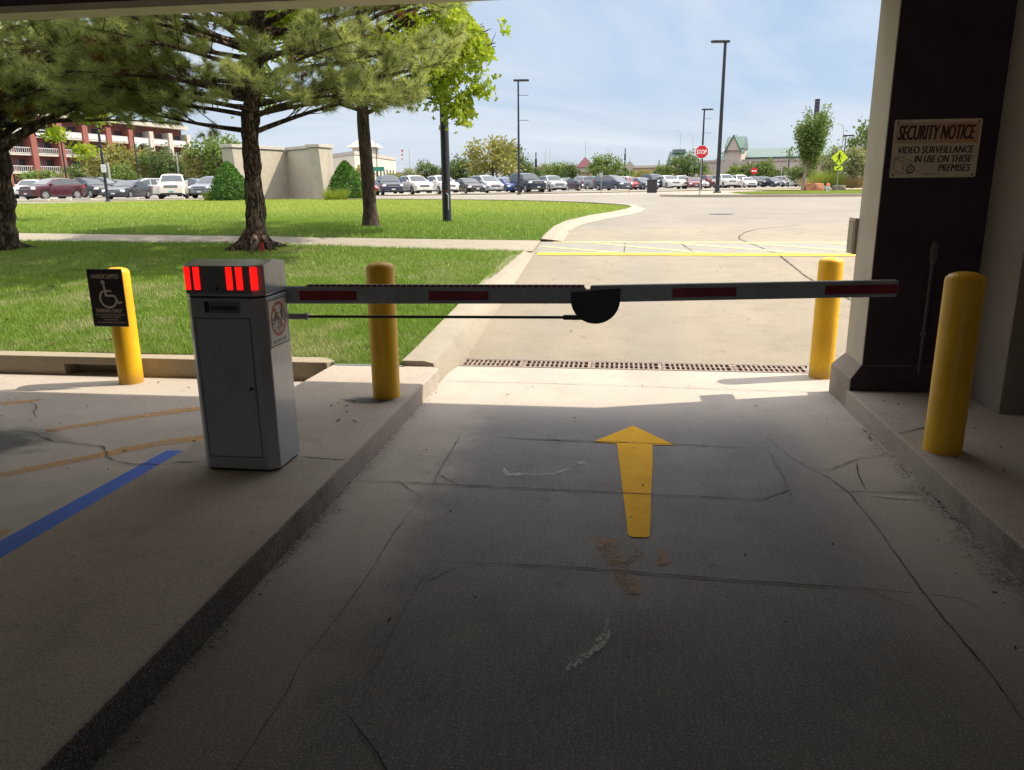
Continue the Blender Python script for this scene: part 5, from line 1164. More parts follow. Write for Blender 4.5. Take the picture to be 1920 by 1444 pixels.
def car_proto(kind, front_trim='bar'):
    K = CAR[kind]; L, Wd, cl, r = K['L'], K['W'], K['c'], K['r']; top = K['top']; name = {'suv': 'parked_car', 'pickup': 'pickup_truck', 'minivan': 'minivan'}.get(kind, 'parked_car')
    root = bpy.data.objects.new(name, None); COL.objects.link(root); ORG[root.name] = Vector((0, 0, 0))
    X = lambda s: L / 2 - s
    st = sorted(set([round(i * L / 56, 3) for i in range(57)] + [a for a, _ in top]))
    belt = lambda s: min(K['belt'] + .05 * max(0, (s - K['cowl'])) / L * 2, 9)
    rings = []; info = {}
    for s in st:
        zt_ = lerp_list(top, s); e = min(s, L - s); taper = 1 - .20 * max(0, 1 - e / .55) ** 2
        zb_ = cl + .10 * max(0, 1 - e / .5)
        for a in K['ax']:
            q = (r + .06) ** 2 - (s - a) ** 2
            if q > 0: zb_ = max(zb_, r + math.sqrt(q) - .02)
        w = Wd * taper; bz = min(belt(s), zt_ - .035); bz = max(bz, zb_ + .12)
        wr = (w - .05) - .34 * max(0, zt_ - .05 - bz)
        zm = zb_ + (bz - zb_) * .45
        rings.append([(X(s), w - .035, zb_), (X(s), w, zm), (X(s), w - .012, bz - .09), (X(s), w - .05, bz), (X(s), wr, max(bz + .012, zt_ - .055)), (X(s), wr - .10, zt_ - .008), (X(s), wr * .5, zt_ + .012), (X(s), 0, zt_ + .018)])
        info[s] = (w - .05, bz, wr, max(bz + .012, zt_ - .055), zt_)
    V, F = [], []; m = 8; full = 2 * m - 1
    for rg_ in rings:
        V += rg_ + [(x, -y, z) for x, y, z in rg_[-2::-1]]
    for i in range(len(rings) - 1):
        for j in range(full - 1): F.append((i * full + j, (i + 1) * full + j, (i + 1) * full + j + 1, i * full + j + 1))
    F.append(tuple(range(full))); F.append(tuple(range(len(V) - 1, len(V) - full - 1, -1)))
    body = MB().add(V, F).build('body', paint((.6, .6, .6)), root, smooth=38, local=True)
    def top_at(s, k, off=.014):
        S = min(st, key=lambda q: abs(q - s)); zt_ = lerp_list(top, s)
        wl, bz, wr, zs, _ = info[S]; y = wr * .93 * k
        ds = .05; sl = (lerp_list(top, s + ds) - lerp_list(top, s - ds)) / (2 * ds); nn = math.hypot(1, sl)
        return (X(s) + sl * off / nn, y, zt_ + off / nn + .018 * (1 - k * k) - .012 * k * k)
    def glass(nm, sa, sb, lim=.93):
        Vg, Fg = [], []; ns, nk = 5, 6
        for i in range(ns + 1):
            for j in range(nk + 1): Vg.append(top_at(sa + (sb - sa) * i / ns, (-1 + 2 * j / nk) * lim))
        for i in range(ns):
            for j in range(nk): q = i * (nk + 1) + j; Fg.append((q, q + 1, q + nk + 2, q + nk + 1))
        return MB().add(Vg, Fg).build(nm, CARGLASS, root, smooth=40, local=True)
    glass('windshield', K['cowl'] + .06, K['rf'] - .04); glass('rear_window', K['rr'] + .08, K['rg'] - .06, .85)
    def side(sy, sa, sb):
        Vg, Fg = [], []; ns = 8
        for i in range(ns + 1):
            s = sa + (sb - sa) * i / ns; S = min(st, key=lambda q: abs(q - s)); wl, bz, wr, zs, zt_ = info[S]
            zt_ = lerp_list(top, s); zs = max(bz + .012, zt_ - .055); z0_ = bz + .025; z1_ = max(z0_ + .004, zs - .045)
            f = lambda z: wl + (wr - wl) * (z - bz) / max(.02, zs - bz) + .009
            Vg += [(X(s), sy * f(z0_), z0_), (X(s), sy * f(z1_), z1_)]
        for i in range(ns): Fg.append((2 * i, 2 * i + 1, 2 * i + 3, 2 * i + 2) if sy > 0 else (2 * i, 2 * i + 2, 2 * i + 3, 2 * i + 1))
        return MB().add(Vg, Fg).build('side_window', CARGLASS, root, local=True)
    s0, s1 = K['cowl'] + .38, K['rg'] - .30 if kind not in ('sedan', 'compact') else K['rg'] - .45
    wds = [(s0, s0 + (s1 - s0) * .36), (s0 + (s1 - s0) * .385, s0 + (s1 - s0) * .70), (s0 + (s1 - s0) * .725, s1)] if kind != 'pickup' else [(s0, s0 + (s1 - s0) * .52), (s0 + (s1 - s0) * .56, s1)]
    for sy in (1, -1):
        for a, b2 in wds: side(sy, a, b2)
        mx_ = X(K['cowl'] + .42); MB().box(mx_ - .05, mx_ + .08, sy * (Wd - .04) - (0 if sy > 0 else .20), sy * (Wd - .04) + (.20 if sy > 0 else 0), belt(K['cowl']) - .01, belt(K['cowl']) + .16).build('mirror', paint((.6, .6, .6)), root, bevel=.035, local=True)
        for a in K['ax']:
            y = sy * (Wd - .12); wh = MB().tube([(X(a), y - .11, r), (X(a), y + .11, r)], r, 22).build('wheel', RUBBER, root, smooth=40, local=True)
            b = MB(); yo = y + sy * .122; n_ = 5
            b.tube([(X(a), yo - sy * .02, r), (X(a), yo - sy * .004, r)], r * .66, 20); b.build('rim', RIMM, wh, smooth=40, local=True)
            b = MB()
            for i in range(5):
                a_ = i * 1.2566 + .63; b.tube([(X(a) + math.cos(a_) * r * .42, yo - sy * .006, r + math.sin(a_) * r * .42), (X(a) + math.cos(a_) * r * .42, yo + sy * .002, r + math.sin(a_) * r * .42)], r * .15, 6)
            b.build('rim_openings', TRIMB, wh, local=True)
        # lamps wrap the corners
        hz = lerp_list(top, .12) - .14; 
        b = MB(); b.box(X(.36), X(-.005), sy * (Wd * .80) - .17, sy * (Wd * .80) + .11, hz - .08, hz + .10); b.build('headlight', LENS, root, bevel=.05, local=True)
        tz = lerp_list(top, L - .15) - .10; b = MB(); b.box(X(L - .005), X(L - .22), sy * (Wd * .82) - .10, sy * (Wd * .82) + .07, tz - .16, tz + .10); b.build('taillight', TAILM, root, bevel=.04, local=True)
        MB().box(X(K['ax'][1] - r - .02), X(K['ax'][0] + r + .02), sy * (Wd - .02) - .02, sy * (Wd - .02) + .02, cl - .03, cl + .10).build('sill_trim', TRIMB, root, bevel=.015, local=True)
    gz = lerp_list(top, .1); MB().box(X(.16), X(-.012), -Wd * .50, Wd * .50, gz - .28, gz - .09).build('grille', TRIMB, root, bevel=.03, local=True)
    MB().box(X(.1), X(-.02), -Wd * .50, Wd * .50, gz - .205, gz - .17).build('grille_bar', CHROME, root, bevel=.01, local=True)
    MB().box(X(.35), X(-.02), -Wd * .78, Wd * .78, cl + .02, cl + .16).build('lower_bumper', TRIMB, root, bevel=.04, local=True)
    MB().box(X(L + .015), X(L - .3), -Wd * .76, Wd * .76, cl + .04, cl + .20).build('rear_bumper', TRIMB, root, bevel=.04, local=True)
    MB().box(X(.06), X(-.03), -.16, .16, cl + .19, cl + .30).build('licence_plate', PLATE, root, local=True)
    MB().box(X(L - .3), X(.3), -Wd + .26, Wd - .26, cl - .02, .62).build('underbody', TRIMB, root, local=True)
    if kind in ('suv', 'large_suv', 'minivan'):
        for sy in (1, -1): MB().tube([(X(K['rf'] + .35), sy * .62, lerp_list(top, K['rf'] + .35) + .04), (X(K['rr'] - .1), sy * .62, lerp_list(top, K['rr'] - .1) + .045)], .018, 6).build('roof_rail', TRIMB, root, local=True)
    return root
CPROTO = {}; used = {}
PAINTED = ('body', 'mirror')
def car(kind, px_, dd, theta, col, label, group, plate=None, dz=0.0):
    if kind not in CPROTO: CPROTO[kind] = car_proto(kind); root = CPROTO[kind]
    else: root = copy_tree(CPROTO[kind])
    p = spot(px_, dd, dz + .008); d = Vector((-p.x, -p.y)).normalized(); rt = Vector((-d.y, d.x))
    # rt: to the right as seen from the lens
    if rt.dot(Vector((CAM_R.x, CAM_R.y))) < 0: rt = -rt
    f = d * math.cos(R(theta)) + rt * math.sin(R(theta)); root.location = p; root.rotation_euler = (0, 0, math.atan2(f.y, f.x))
    tag(root, label, 'pickup truck' if kind == 'pickup' else 'van' if kind == 'minivan' else 'car', group)
    mp = paint(col)
    for ch in root.children:
        bn = ch.name.split('.')[0]
        if bn in PAINTED: ch.material_slots[0].link = 'OBJECT'; ch.material_slots[0].material = mp
        if bn == 'licence_plate' and plate: ch.material_slots[0].link = 'OBJECT'; ch.material_slots[0].material = plate
    return root
WHITEP, SILV, BLK, NAVY, BURG, DGREY, RED, SLATE, BLUE_, GREYB, PEARL, DRED = (.62, .61, .59), (.34, .35, .36), (.012, .013, .017), (.018, .03, .07), (.06, .012, .02), (.035, .04, .055), (.42, .015, .02), (.045, .06, .085), (.02, .055, .25), (.13, .16, .20), (.66, .63, .55), (.17, .02, .022)
GL, GC, GR = 'cars in the left car park', 'cars in the centre row', 'cars in the right car park'
for a in (
    ('suv', 58, 73, -18, WHITEP, 'white car half hidden behind the burgundy one at far left', GL),
    ('edge', 98, 62, -52, BURG, 'burgundy crossover parked side on at the left end, nearest the road', GL),
    ('suv', 170, 70, 30, BLK, 'black crossover directly behind the tail of the burgundy one', GL),
    ('large_suv', 192, 76, 62, BLK, 'long black SUV seen side on behind the lamp post with the small sign', GL),
    ('sedan', 241, 62, -28, DGREY, 'dark grey sedan facing the road left of the white truck', GL),
    ('suv', 224, 80, 40, BLK, 'dark SUV whose roof shows above the dark grey sedan', GL),
    ('minivan', 276, 74, -70, SILV, 'silver van side on between the dark grey sedan and the white truck', GL),
    ('large_suv', 325, 62, -4, PEARL, 'large cream white truck facing the road head on with a teal plate', GL, TEAL),
    ('suv', 368, 76, 55, NAVY, 'navy SUV right of the cream white truck', GL),
    ('suv', 398, 63, -25, GREYB, 'grey blue car beside the left clipped bush', GL),
    ('sedan', 676, 70, 20, RED, 'red car with a dark windshield between the right bush and the oak trunk', GC),
    ('suv', 729, 69.5, 10, (.022, .03, .055), 'dark navy SUV facing the road just right of the oak trunk', GC),
    ('suv', 778, 71, 22, WHITEP, 'white SUV between the dark navy SUV and the thick lamp pole', GC),
    ('suv', 828, 73.5, 22, WHITEP, 'white SUV partly hidden by the thick lamp pole', GC),
    ('sedan', 878, 75, 22, BLK, 'black sedan right of the thick lamp pole', GC),
    ('minivan', 910, 79, 25, SILV, 'silver minivan between the black sedan and the blue car', GC),
    ('compact', 954, 80, 20, BLUE_, 'bright blue compact car left of the thin lamp post', GC),
    ('large_suv', 988, 78, 26, (.012, .014, .03), 'very large black SUV behind the thin lamp post', GC),
    ('suv', 1034, 84, 22, SILV, 'silver white crossover right of the very large black SUV', GC),
    ('sedan', 1062, 88, 150, (.03, .022, .03), 'dark maroon sedan showing its tail at the right end of the centre row', GC),
    ('suv', 1104, 97, 140, GREYB, 'grey blue SUV half behind the slate minivan', GR),
    ('minivan', 1148, 92, 44, SLATE, 'slate grey minivan in front behind the leaning marker post', GR),
    ('compact', 1186, 96, 15, RED, 'bright red car behind the diamond sign post', GR),
    ('minivan', 1176, 108, 60, WHITEP, 'white van roof visible above the bright red car', GR),
    ('sedan', 1204, 95, 34, GREYB, 'grey blue sedan behind the black litter bin', GR),
    ('large_suv', 1227, 101, 28, NAVY, 'large navy SUV right of the litter bin', GR),
    ('edge', 1252, 99, 26, WHITEP, 'white crossover between the large navy SUV and a white SUV', GR),
    ('suv', 1277, 103, 20, WHITEP, 'white SUV with a red car beside it, left of the STOP sign', GR),
    ('compact', 1299, 101, 12, DRED, 'small red car left of the STOP sign post', GR),
    ('sedan', 1304, 106, 26, (.5, .5, .5), 'silver sedan behind the STOP sign post', GR),
    ('pickup', 1328, 114, 30, DRED, 'dark red pickup behind the black post right of the STOP sign', GR),
    ('large_suv', 1358, 110, 24, WHITEP, 'white SUV behind the tall black lamp post', GR),
    ('pickup', 1385, 116, 22, WHITEP, 'white pickup right of the tall black lamp post', GR),
    ('sedan', 1400, 113, 16, WHITEP, 'white sedan in front of the black SUV below the round red sign', GR),
    ('suv', 1412, 122, 26, BLK, 'black SUV directly below the round red sign', GR),
    ('suv', 1430, 124, 26, NAVY, 'navy SUV right of the black SUV', GR),
    ('sedan', 1449, 121, 28, SLATE, 'slate blue sedan in front of the white minivan', GR),
    ('minivan', 1472, 128, 42, WHITEP, 'white minivan at the right end of the row', GR),
    ('sedan', 1492, 150, 60, WHITEP, 'far white sedan partly behind the young tree', GR)):
    car(*a)
for i, (px_, dd) in enumerate(((70, 57.8), (112, 58.2), (152, 58.6), (238, 58.8), (325, 58.9), (398, 60.5), (745, 66.2), (795, 67.8), (845, 69.5), (893, 72), (935, 74), (1000, 76.5), (1050, 80), (1105, 88), (1165, 88.5), (1250, 94.5), (1300, 97))):
    p = spot(px_, dd, .01); o = MB().box(-.9, .9, -.09, .09, 0, .14).build('wheel_stop', STOPC, bevel=.03, local=True); o.location = p; o.rotation_euler = (0, 0, R(-8 if px_ < 500 else 30))
    tag(o, 'low concrete wheel stop in front of the %s' % ('white car at far left', 'burgundy crossover', 'burgundy crossover tail', 'dark grey sedan', 'cream white truck', 'grey blue car by the bush', 'dark navy SUV', 'first white SUV', 'white SUV behind the thick pole', 'black sedan', 'silver minivan', 'very large black SUV', 'silver white crossover', 'grey blue SUV', 'slate minivan', 'white crossover', 'small red car')[i], 'wheel stop', 'wheel stops')

# ================================================================== LAMP POSTS
def lamp_post(px_, dd, h, r, label, head=1, arm=1.1, brackets=(), lean=0.0, base=True, m=None, dz=0.0):
    p = spot(px_, dd, dz); o = thing('lamp_post', p, label, 'lamp post', 'lamp posts'); m = m or BLACKMETAL
    u = Vector((CAM_R.x, CAM_R.y, 0)).normalized(); topp = p + Vector((0, 0, h)) + u * lean
    MB().tube([p + Vector((0, 0, -.1)), p.lerp(topp, .5), topp], [r, r * .85, r * .65], 14).build('pole', m, o, smooth=50)
    if base: MB().lathe([(r * 1.9, -.05), (r * 1.9, .06), (r * 1.2, .12), (r * 1.1, .5), (r, .55)], 14, p).build('base', m, o, smooth=40)
    if head:
        e = topp + u * arm * head
        MB().tube([topp + Vector((0, 0, -.02)), topp + u * .3 * head + Vector((0, 0, .05)), e], [r * .5, r * .45, r * .4], 8).build('lamp_arm', m, o)
        c = e; arm_k = 1.35; fr = (c, u * arm_k, Vector((-u.y, u.x, 0)), Vector((0, 0, 1)))
        MB().prism([(-.55 * head, -.17), (.30 * head, -.2), (.42 * head, 0), (.30 * head, .2), (-.55 * head, .17)][::head], -.07, .08, fr).build('lamp_head', m, o, bevel=.03)
    for zz_ in brackets:
        MB().tube([p.lerp(topp, zz_ / h), p.lerp(topp, zz_ / h) + u * .85], .022, 6).build('banner_arm', m, o)
    return o, p, u
o, p, u = lamp_post(836.5, 18.1, 8.6, .105, 'thick dark lamp pole standing on the lawn right of the oak', 0, base=False, m=POLE_BLUE, dz=.03)
fc = facing(p)[1]
MB().prism([(-.03, .62), (.035, .62), (.035, .88), (-.03, .88)], 0, .012, (p + fc * .098, u, Vector((0, 0, 1)), fc)).build('handhole_cover', simple('pole_cover', (.045, .045, .055), .4), o, bevel=.003)
MB().tube([p + fc * .11 + u * .04 + Vector((0, 0, q)) for q in (.30, .42, .55, .63)] + [p + fc * .11 + u * .0 + Vector((0, 0, .68))], .012, 8).build('pale_loop', simple('pale_cable', (.40, .42, .45), .5), o)
MB().tube([p + fc * .108 + u * -.03 + Vector((0, 0, .70)), p + fc * .112 + u * .01 + Vector((0, 0, .73))], .018, 8).build('red_band', simple('red_band', (.30, .02, .02), .5), o)
MB().lathe([(.098, 3.02), (.125, 3.03), (.125, 3.10), (.096, 3.12)], 16, p).build('collar', POLE_BLUE, o)
lamp_post(973, 65, 9.05, .10, 'thin black lamp post in front of the very large black SUV', 1, .35, (7.9, 5.95))
lamp_post(1345, 55.4, 10.1, .15, 'tall black lamp post on the road island right of the STOP sign', -1, .45, (), 0, dz=.12)
lamp_post(1313.5, 88, 8.7, .13, 'black lamp post behind the STOP sign', 1, .45, (7.7, 6.2), 0)
lamp_post(1577, 96, 6.2, .09, 'slender lamp post above the pedestrian sign', 1, .4, (), 0)
lamp_post(709, 96, 6.0, .07, 'thin dark post directly behind the oak trunk', 0)
o, p, u = lamp_post(199, 53, 6.6, .10, 'dark lamp post with a small white sign at the left car park', 0, .6, (), 0)
fc = facing(p)[1]; c = p + Vector((0, 0, 1.95)) + fc * .12; fr = (c, u, Vector((0, 0, 1)), fc)
q = MB().prism([(-.17, 0), (.17, 0), (.17, .52), (-.17, .52)], 0, .01, fr).build('small_sign', WHITE, o); b = MB()
for k in range(4): b.flat([(-.12, .09 + k * .1), (.10 - .02 * (k % 2), .09 + k * .1), (.10 - .02 * (k % 2), .125 + k * .1), (-.12, .125 + k * .1)], .012, fr)
b.build('sign_print', simple('faint_grey_print', (.35, .35, .35), .6), q)
MB().tube([p + Vector((0, 0, 1.5)) + u * .32 + fc * -.2, p + Vector((0, 0, 2.6)) + u * .32 + fc * -.2], .09, 8).build('grey_box', simple('grey_meter', (.3, .3, .29), .6), o)
for i, (px_, dd, h, r, lb) in enumerate(((127, 92, 7.5, .10, 'dark lamp post in front of the brick piers left of the sign post'), (262, 95, 7.0, .09, 'dark lamp post in front of the yellowish tree'), (338, 100, 5.2, .10, 'pale post right of the white truck'),
        (770, 190, 9.5, .10, 'bare far pole right of the flagpole'), (831, 150, 6.6, .12, 'far post with a dark banner left of the thick pole'), (1005, 120, 5.6, .10, 'dark far post right of the thin lamp post'),
        (1023, 200, 10, .08, 'left of two very thin far masts'), (1031, 200, 10, .08, 'right of two very thin far masts'), (1097, 210, 12, .10, 'thin far mast behind the red kiosk roof'), (1126, 170, 6, .09, 'short far post left of the bright green tree'), (1146, 190, 9, .07, 'thin far street lamp above the bright green tree'),
        (1170.5, 150, 7.4, .12, 'dark far post above the back of the diamond sign'), (1234, 150, 5.2, .10, 'short dark far post left of the green roofed tower'), (1272, 230, 16, .08, 'thin far street lamp above the green roofed tower'), (1295, 230, 15, .08, 'thin far street lamp right of the green roofed tower'), (1475.5, 140, 6.0, .12, 'dark post against the blank mall wall'), (1463, 118, 3.4, .06, 'thin pale post below the blank mall wall'), (1572, 170, 13, .09, 'curved far street lamp left of the slender lamp post'))):
    pale = lb.startswith('pale') or 'thin pale' in lb or 'far street' in lb or 'mast' in lb or 'bare far' in lb
    p = spot(px_, dd); o = thing('far_post', p, lb, 'post', 'far posts and masts'); mm = simple('pale_far_post', (.34, .34, .34), .6) if pale else BLACKMETAL
    if 'street lamp' in lb: MB().tube([p, p + Vector((0, 0, h * .9)), p + Vector((-.25, 0, h * .97)), p + Vector((-.9, 0, h)), p + Vector((-1.5, 0, h * 1.0))], [r, r, r, r * .9, r * 1.3], 6).build('pole', mm, o)
    else:
        MB().tube([p + Vector((0, 0, -.1)), p + Vector((0, 0, h))], [r, r * .8], 8).build('pole', mm, o)
    if 'banner' in lb or 'above the back' in lb or px_ in (1005,): MB().box(p.x - .16, p.x + .16, p.y - .16, p.y + .16, p.z + h - 2.2, p.z + h - 1.0).build('lantern', BLACKMETAL, o, bevel=.05)
p = spot(755, 160); o = thing('flagpole', p, 'white flagpole with a limp red and white flag beyond the cream building', 'flagpole')
MB().tube([p, p + Vector((0, 0, 8.4))], [.09, .05], 8).build('pole', simple('white_pole', (.6, .6, .6), .5), o)
b = MB()
for k in range(5):
    b.cur = k % 2; z = p.z + 8.1 - k * .42; b.add([(p.x + .06, p.y - .05, z), (p.x + .5 - .05 * k, p.y - .12 + .06 * (k % 2), z - .1), (p.x + .45 - .05 * k, p.y - .1, z - .52), (p.x + .06, p.y - .05, z - .42)], [(0, 1, 2, 3)])
b.build('flag', [simple('flag_red', (.45, .05, .06), .8), simple('flag_white', (.6, .58, .6), .8)], o)
p = spot(707, 92); o = thing('street_sign', p, 'small green street name sign on a post beside the oak trunk', 'street sign'); post(o, p, 3.0, .04)
MB().box(p.x - .35, p.x + 1.0, p.y - .03, p.y, p.z + 2.5, p.z + 3.0).build('panel', simple('street_sign_green', (.02, .20, .12), .5), o)
# dark totem beyond the young tree
p = spot(1519, 150); o = thing('brick_stack', p, 'dark square stack rising behind the young tree', 'chimney'); MB().box(p.x - .38, p.x + .38, p.y - .38, p.y + .38, p.z - 1, p.z + 16.0).build('shaft', simple('dark_brick', (.035, .03, .04), .9, .3, 3), o)
b = MB()
for k in range(6): b.box(p.x - .40, p.x + .40, p.y - .40, p.y + .40, p.z + 12.2 + k * .65, p.z + 12.28 + k * .65)
b.build('bands', simple('stack_band', (.16, .15, .17), .8), o)

# ================================================================== BUILDINGS
def frame(pa, da, pb, db):
    """local frame along a facade from one photo column/depth to another; returns origin, u (along), n (towards lens), length"""
    a, b = spot(pa, da), spot(pb, db); a.z = b.z = min(a.z, b.z); u = (b - a); L = u.length; u.normalize(); n = Vector((u.y, -u.x, 0))
    return a, u, n, L
def fbox(bb, F, x0, x1, d0, d1, z0, z1):
    o, u, n, L = F; return bb.prism([(x0, d0), (x1, d0), (x1, d1), (x0, d1)], z0, z1, (o, u, n, Vector((0, 0, 1))))
# monument wall: two battered panels meeting in a re-entrant corner
MONM = simple('monument_stucco', (.37, .335, .275), .85, .06, 2.5, .2); MONT = simple('monument_trim', (.40, .37, .32), .8, .05, 4)
zc = terrain(51)
A_ = spot(449, 51); C_ = spot(542, 55.5); B2 = spot(608, 52.0); D2 = spot(627, 53.2)
mon = thing('monument_wall', (C_.x, C_.y, zc), 'beige stucco monument wall of two tapering panels between the clipped bushes', 'monument')
H1 = 3.35
def panel(bb, p0, p1, th, z0, z1, flare0, flare1, back):
    u = (p1 - p0); u.z = 0; L = u.length; u.normalize(); n = Vector((u.y, -u.x, 0))
    o = Vector((p0.x, p0.y, zc)); q = []
    for z, f in ((z0, 0), (z1, 1)):
        for x, d in ((-flare0 * f, 0), (L + flare1 * f, 0), (L + flare1 * f, -th), (-flare0 * f, -th)): q.append(o + u * x + n * (d + back * f) + Vector((0, 0, z)))
    return bb.add(q, [(3, 2, 1, 0), (4, 5, 6, 7), (0, 1, 5, 4), (1, 2, 6, 5), (2, 3, 7, 6), (3, 0, 4, 7)])
CR_ = Vector((C_.x, C_.y, 0))
panel(MB(), A_, CR_, .9, -.5, H1, .35, .1, .0).build('left_panel', MONM, mon, bevel=.02)
panel(MB(), CR_ + Vector((.02, -.03, 0)), B2, .02, -.5, 1.12, 0, -.10, 0).build('base_course', MONM, mon)
rp_ = MB(); panel(rp_, CR_ + Vector((0, 0, 0)), B2, .9, -.5, H1 + .02, 0, -.45, 0); rp_.build('right_panel', MONM, mon, bevel=.02)
panel(MB(), B2 + Vector((-.0, .02, 0)), D2, .8, -.5, H1 + .01, .40, .05, 0).build('end_panel', MONM, mon, bevel=.02)
cp = MB()
for p0, p1, f0, f1, dzz in ((A_, CR_, .45, .15, 0), (CR_, B2, .0, -.42, .004), (B2, D2, .46, .14, .008)):
    u = (p1 - p0); u.z = 0; L = u.length; u.normalize(); n = Vector((u.y, -u.x, 0)); o = Vector((p0.x, p0.y, zc))
    cp.prism([(-f0, .09), (L + f1, .09), (L + f1, -.98), (-f0, -.98)], H1 + .03 + dzz, H1 + .24 + dzz, (o, u, n, Vector((0, 0, 1))))
cp.build('coping', MONT, mon, bevel=.015)

# brick apartment block
BRICK = NT('red_brick'); _p = BRICK.pos(); _n = BRICK.noise(_p, .6, 4); BRICK = BRICK.set(BRICK.mix(_n, (.25, .085, .066), (.19, .066, .052)), .9)
BRICKD = simple('dark_brick_recess', (.165, .06, .05), .9, .15, 2); STUC = simple('cream_stucco', (.42, .39, .345), .85, .06, 1); WRAIL = simple('white_railing', (.50, .50, .51), .6, .03)
apt = frame(20, 128, 362, 172); o = apt[0]; ab = thing('apartment_building', o, 'long red brick apartment block with white balconies behind the left trees', 'building')
L = apt[3]; FH = 3.05; nb = 8; bw = L / nb; NF_ = 4
fbox(MB(), apt, 0, L, -14, -1.5, -1, FH * NF_ + 1).build('wall', BRICKD, ab)
fbox(MB(), apt, -.3, L + .3, -14.2, .2, FH * NF_ + 1.002, FH * NF_ + 1.8).build('roof', STUC, ab)
fbox(MB(), apt, 0, L, -1.45, .6, -1.5, .55).build('plinth', STUC, ab)
for i in range(nb + 1):
    fbox(MB(), apt, i * bw - .6, i * bw + .6, -1.6, .25, -1, FH * 4).build('pier', BRICK if i < 6 else STUC, ab)
for f in range(1, NF_):
    fbox(MB(), apt, 0, L, -1.48, -.05, f * FH + .35, f * FH + .62).build('floor_slab', STUC, ab)
npart = 0
for i in range(nb):
    xa, xb = i * bw + .61, (i + 1) * bw - .61
    for f in range(0, NF_):
        z = f * FH + .63
        for xw in (xa + .3, xa + bw * .48): fbox(MB(), apt, xw, xw + 1.7, -1.498, -1.44, z + .1, z + 2.1).build('window', BLDGLASS, ab)
        if f > 0 and npart < 52:
            b = MB(); fbox(b, apt, xa, xb, -.10, -.02, z + .95, z + 1.05); fbox(b, apt, xa, xb, -.10, -.02, z + .06, z + .16)
            x = xa
            while x <= xb: fbox(b, apt, x - .03, x + .03, -.09, -.03, z + .16, z + .95); x += .42
            fbox(b, apt, xa, xb, -.065, -.055, z + .16, z + .95) if (i * 3 + f) % 3 == 0 else None
            b.build('balcony_railing', WRAIL, ab); npart += 1
b = MB(); o_, u_, n_, _ = apt; c0 = o_ + u_ * (5.5 * bw); 
for k in range(10):
    a0, a1 = math.pi * k / 10, math.pi * (k + 1) / 10
    q = [(math.cos(a0) * 1.7, math.sin(a0) * 1.3), (math.cos(a1) * 1.7, math.sin(a1) * 1.3)]
    b.add([c0 + u_ * q[0][0] + Vector((0, 0, FH * 3 - .4 + q[0][1])) - n_ * 1.0, c0 + u_ * q[1][0] + Vector((0, 0, FH * 3 - .4 + q[1][1])) - n_ * 1.0, c0 + u_ * q[1][0] + Vector((0, 0, FH * 3 - .6 + q[1][1] * .9)) + n_ * .4, c0 + u_ * q[0][0] + Vector((0, 0, FH * 3 - .6 + q[0][1] * .9)) + n_ * .4], [(0, 1, 2, 3)])
aw = b.build('awning', simple('pale_green_awning', (.34, .52, .45), .8), ab); aw['label'] = 'pale green fabric awning over a balcony'

# cream office building with a roof lantern
CREAM = simple('cream_office_wall', (.60, .54, .45), .85, .04, 1); OFFR = simple('office_trim', (.40, .37, .33), .8, .04)
F_ = frame(598, 128, 668, 112); of = thing('office_building', F_[0], 'low cream office building with tall windows and a hipped roof lantern', 'building'); L1 = F_[3]
F2 = frame(668, 112, 744, 138); L2 = F2[3]
oh = 5.2
fp = [F_[0], F2[0], F2[0] + F2[1] * L2, F2[0] + F2[1] * L2 + Vector((-14, 16, 0)), F_[0] + Vector((-6, 16, 0))]
b = MB(); b.prism([(q.x, q.y) for q in fp], F_[0].z - 1, F_[0].z + oh); b.build('wall', CREAM, of)
c = sum(fp, Vector()) / len(fp); b = MB(); b.prism([(c.x + (q.x - c.x) * 1.015, c.y + (q.y - c.y) * 1.015) for q in fp], F_[0].z + oh + .002, F_[0].z + oh + .5); b.build('cornice', OFFR, of)
for i in range(8):
    x = L2 * (.30 + .085 * i); w = fbox(MB(), F2, x, x + .9, .01, .06, 1.0, 3.5).build('window', BLDGLASS, of)
for i in range(4): fbox(MB(), F_, L1 * (.15 + .2 * i), L1 * (.15 + .2 * i) + 1.2, .01, .06, 1.0, 3.4).build('window', BLDGLASS, of)
p = spot(689, 124); ln_ = MB().box(p.x - 1.6, p.x + 1.6, p.y - 1.6, p.y + 1.6, F_[0].z + oh + .5, F_[0].z + oh + 1.5).build('lantern', CREAM, of)
b = MB(); z = F_[0].z + oh + 1.502; b.add([(p.x - 2.4, p.y - 2.4, z), (p.x + 2.4, p.y - 2.4, z), (p.x + 2.4, p.y + 2.4, z), (p.x - 2.4, p.y + 2.4, z), (p.x, p.y, z + 1.9)], [(0, 1, 4), (1, 2, 4), (2, 3, 4), (3, 0, 4), (3, 2, 1, 0)]); b.build('lantern_roof', OFFR, ln_)
MB().box(p.x - .5, p.x + .5, p.y - 1.62, p.y - 1.602, z - .9, z - .2).build('lantern_window', BLDGLASS, ln_)
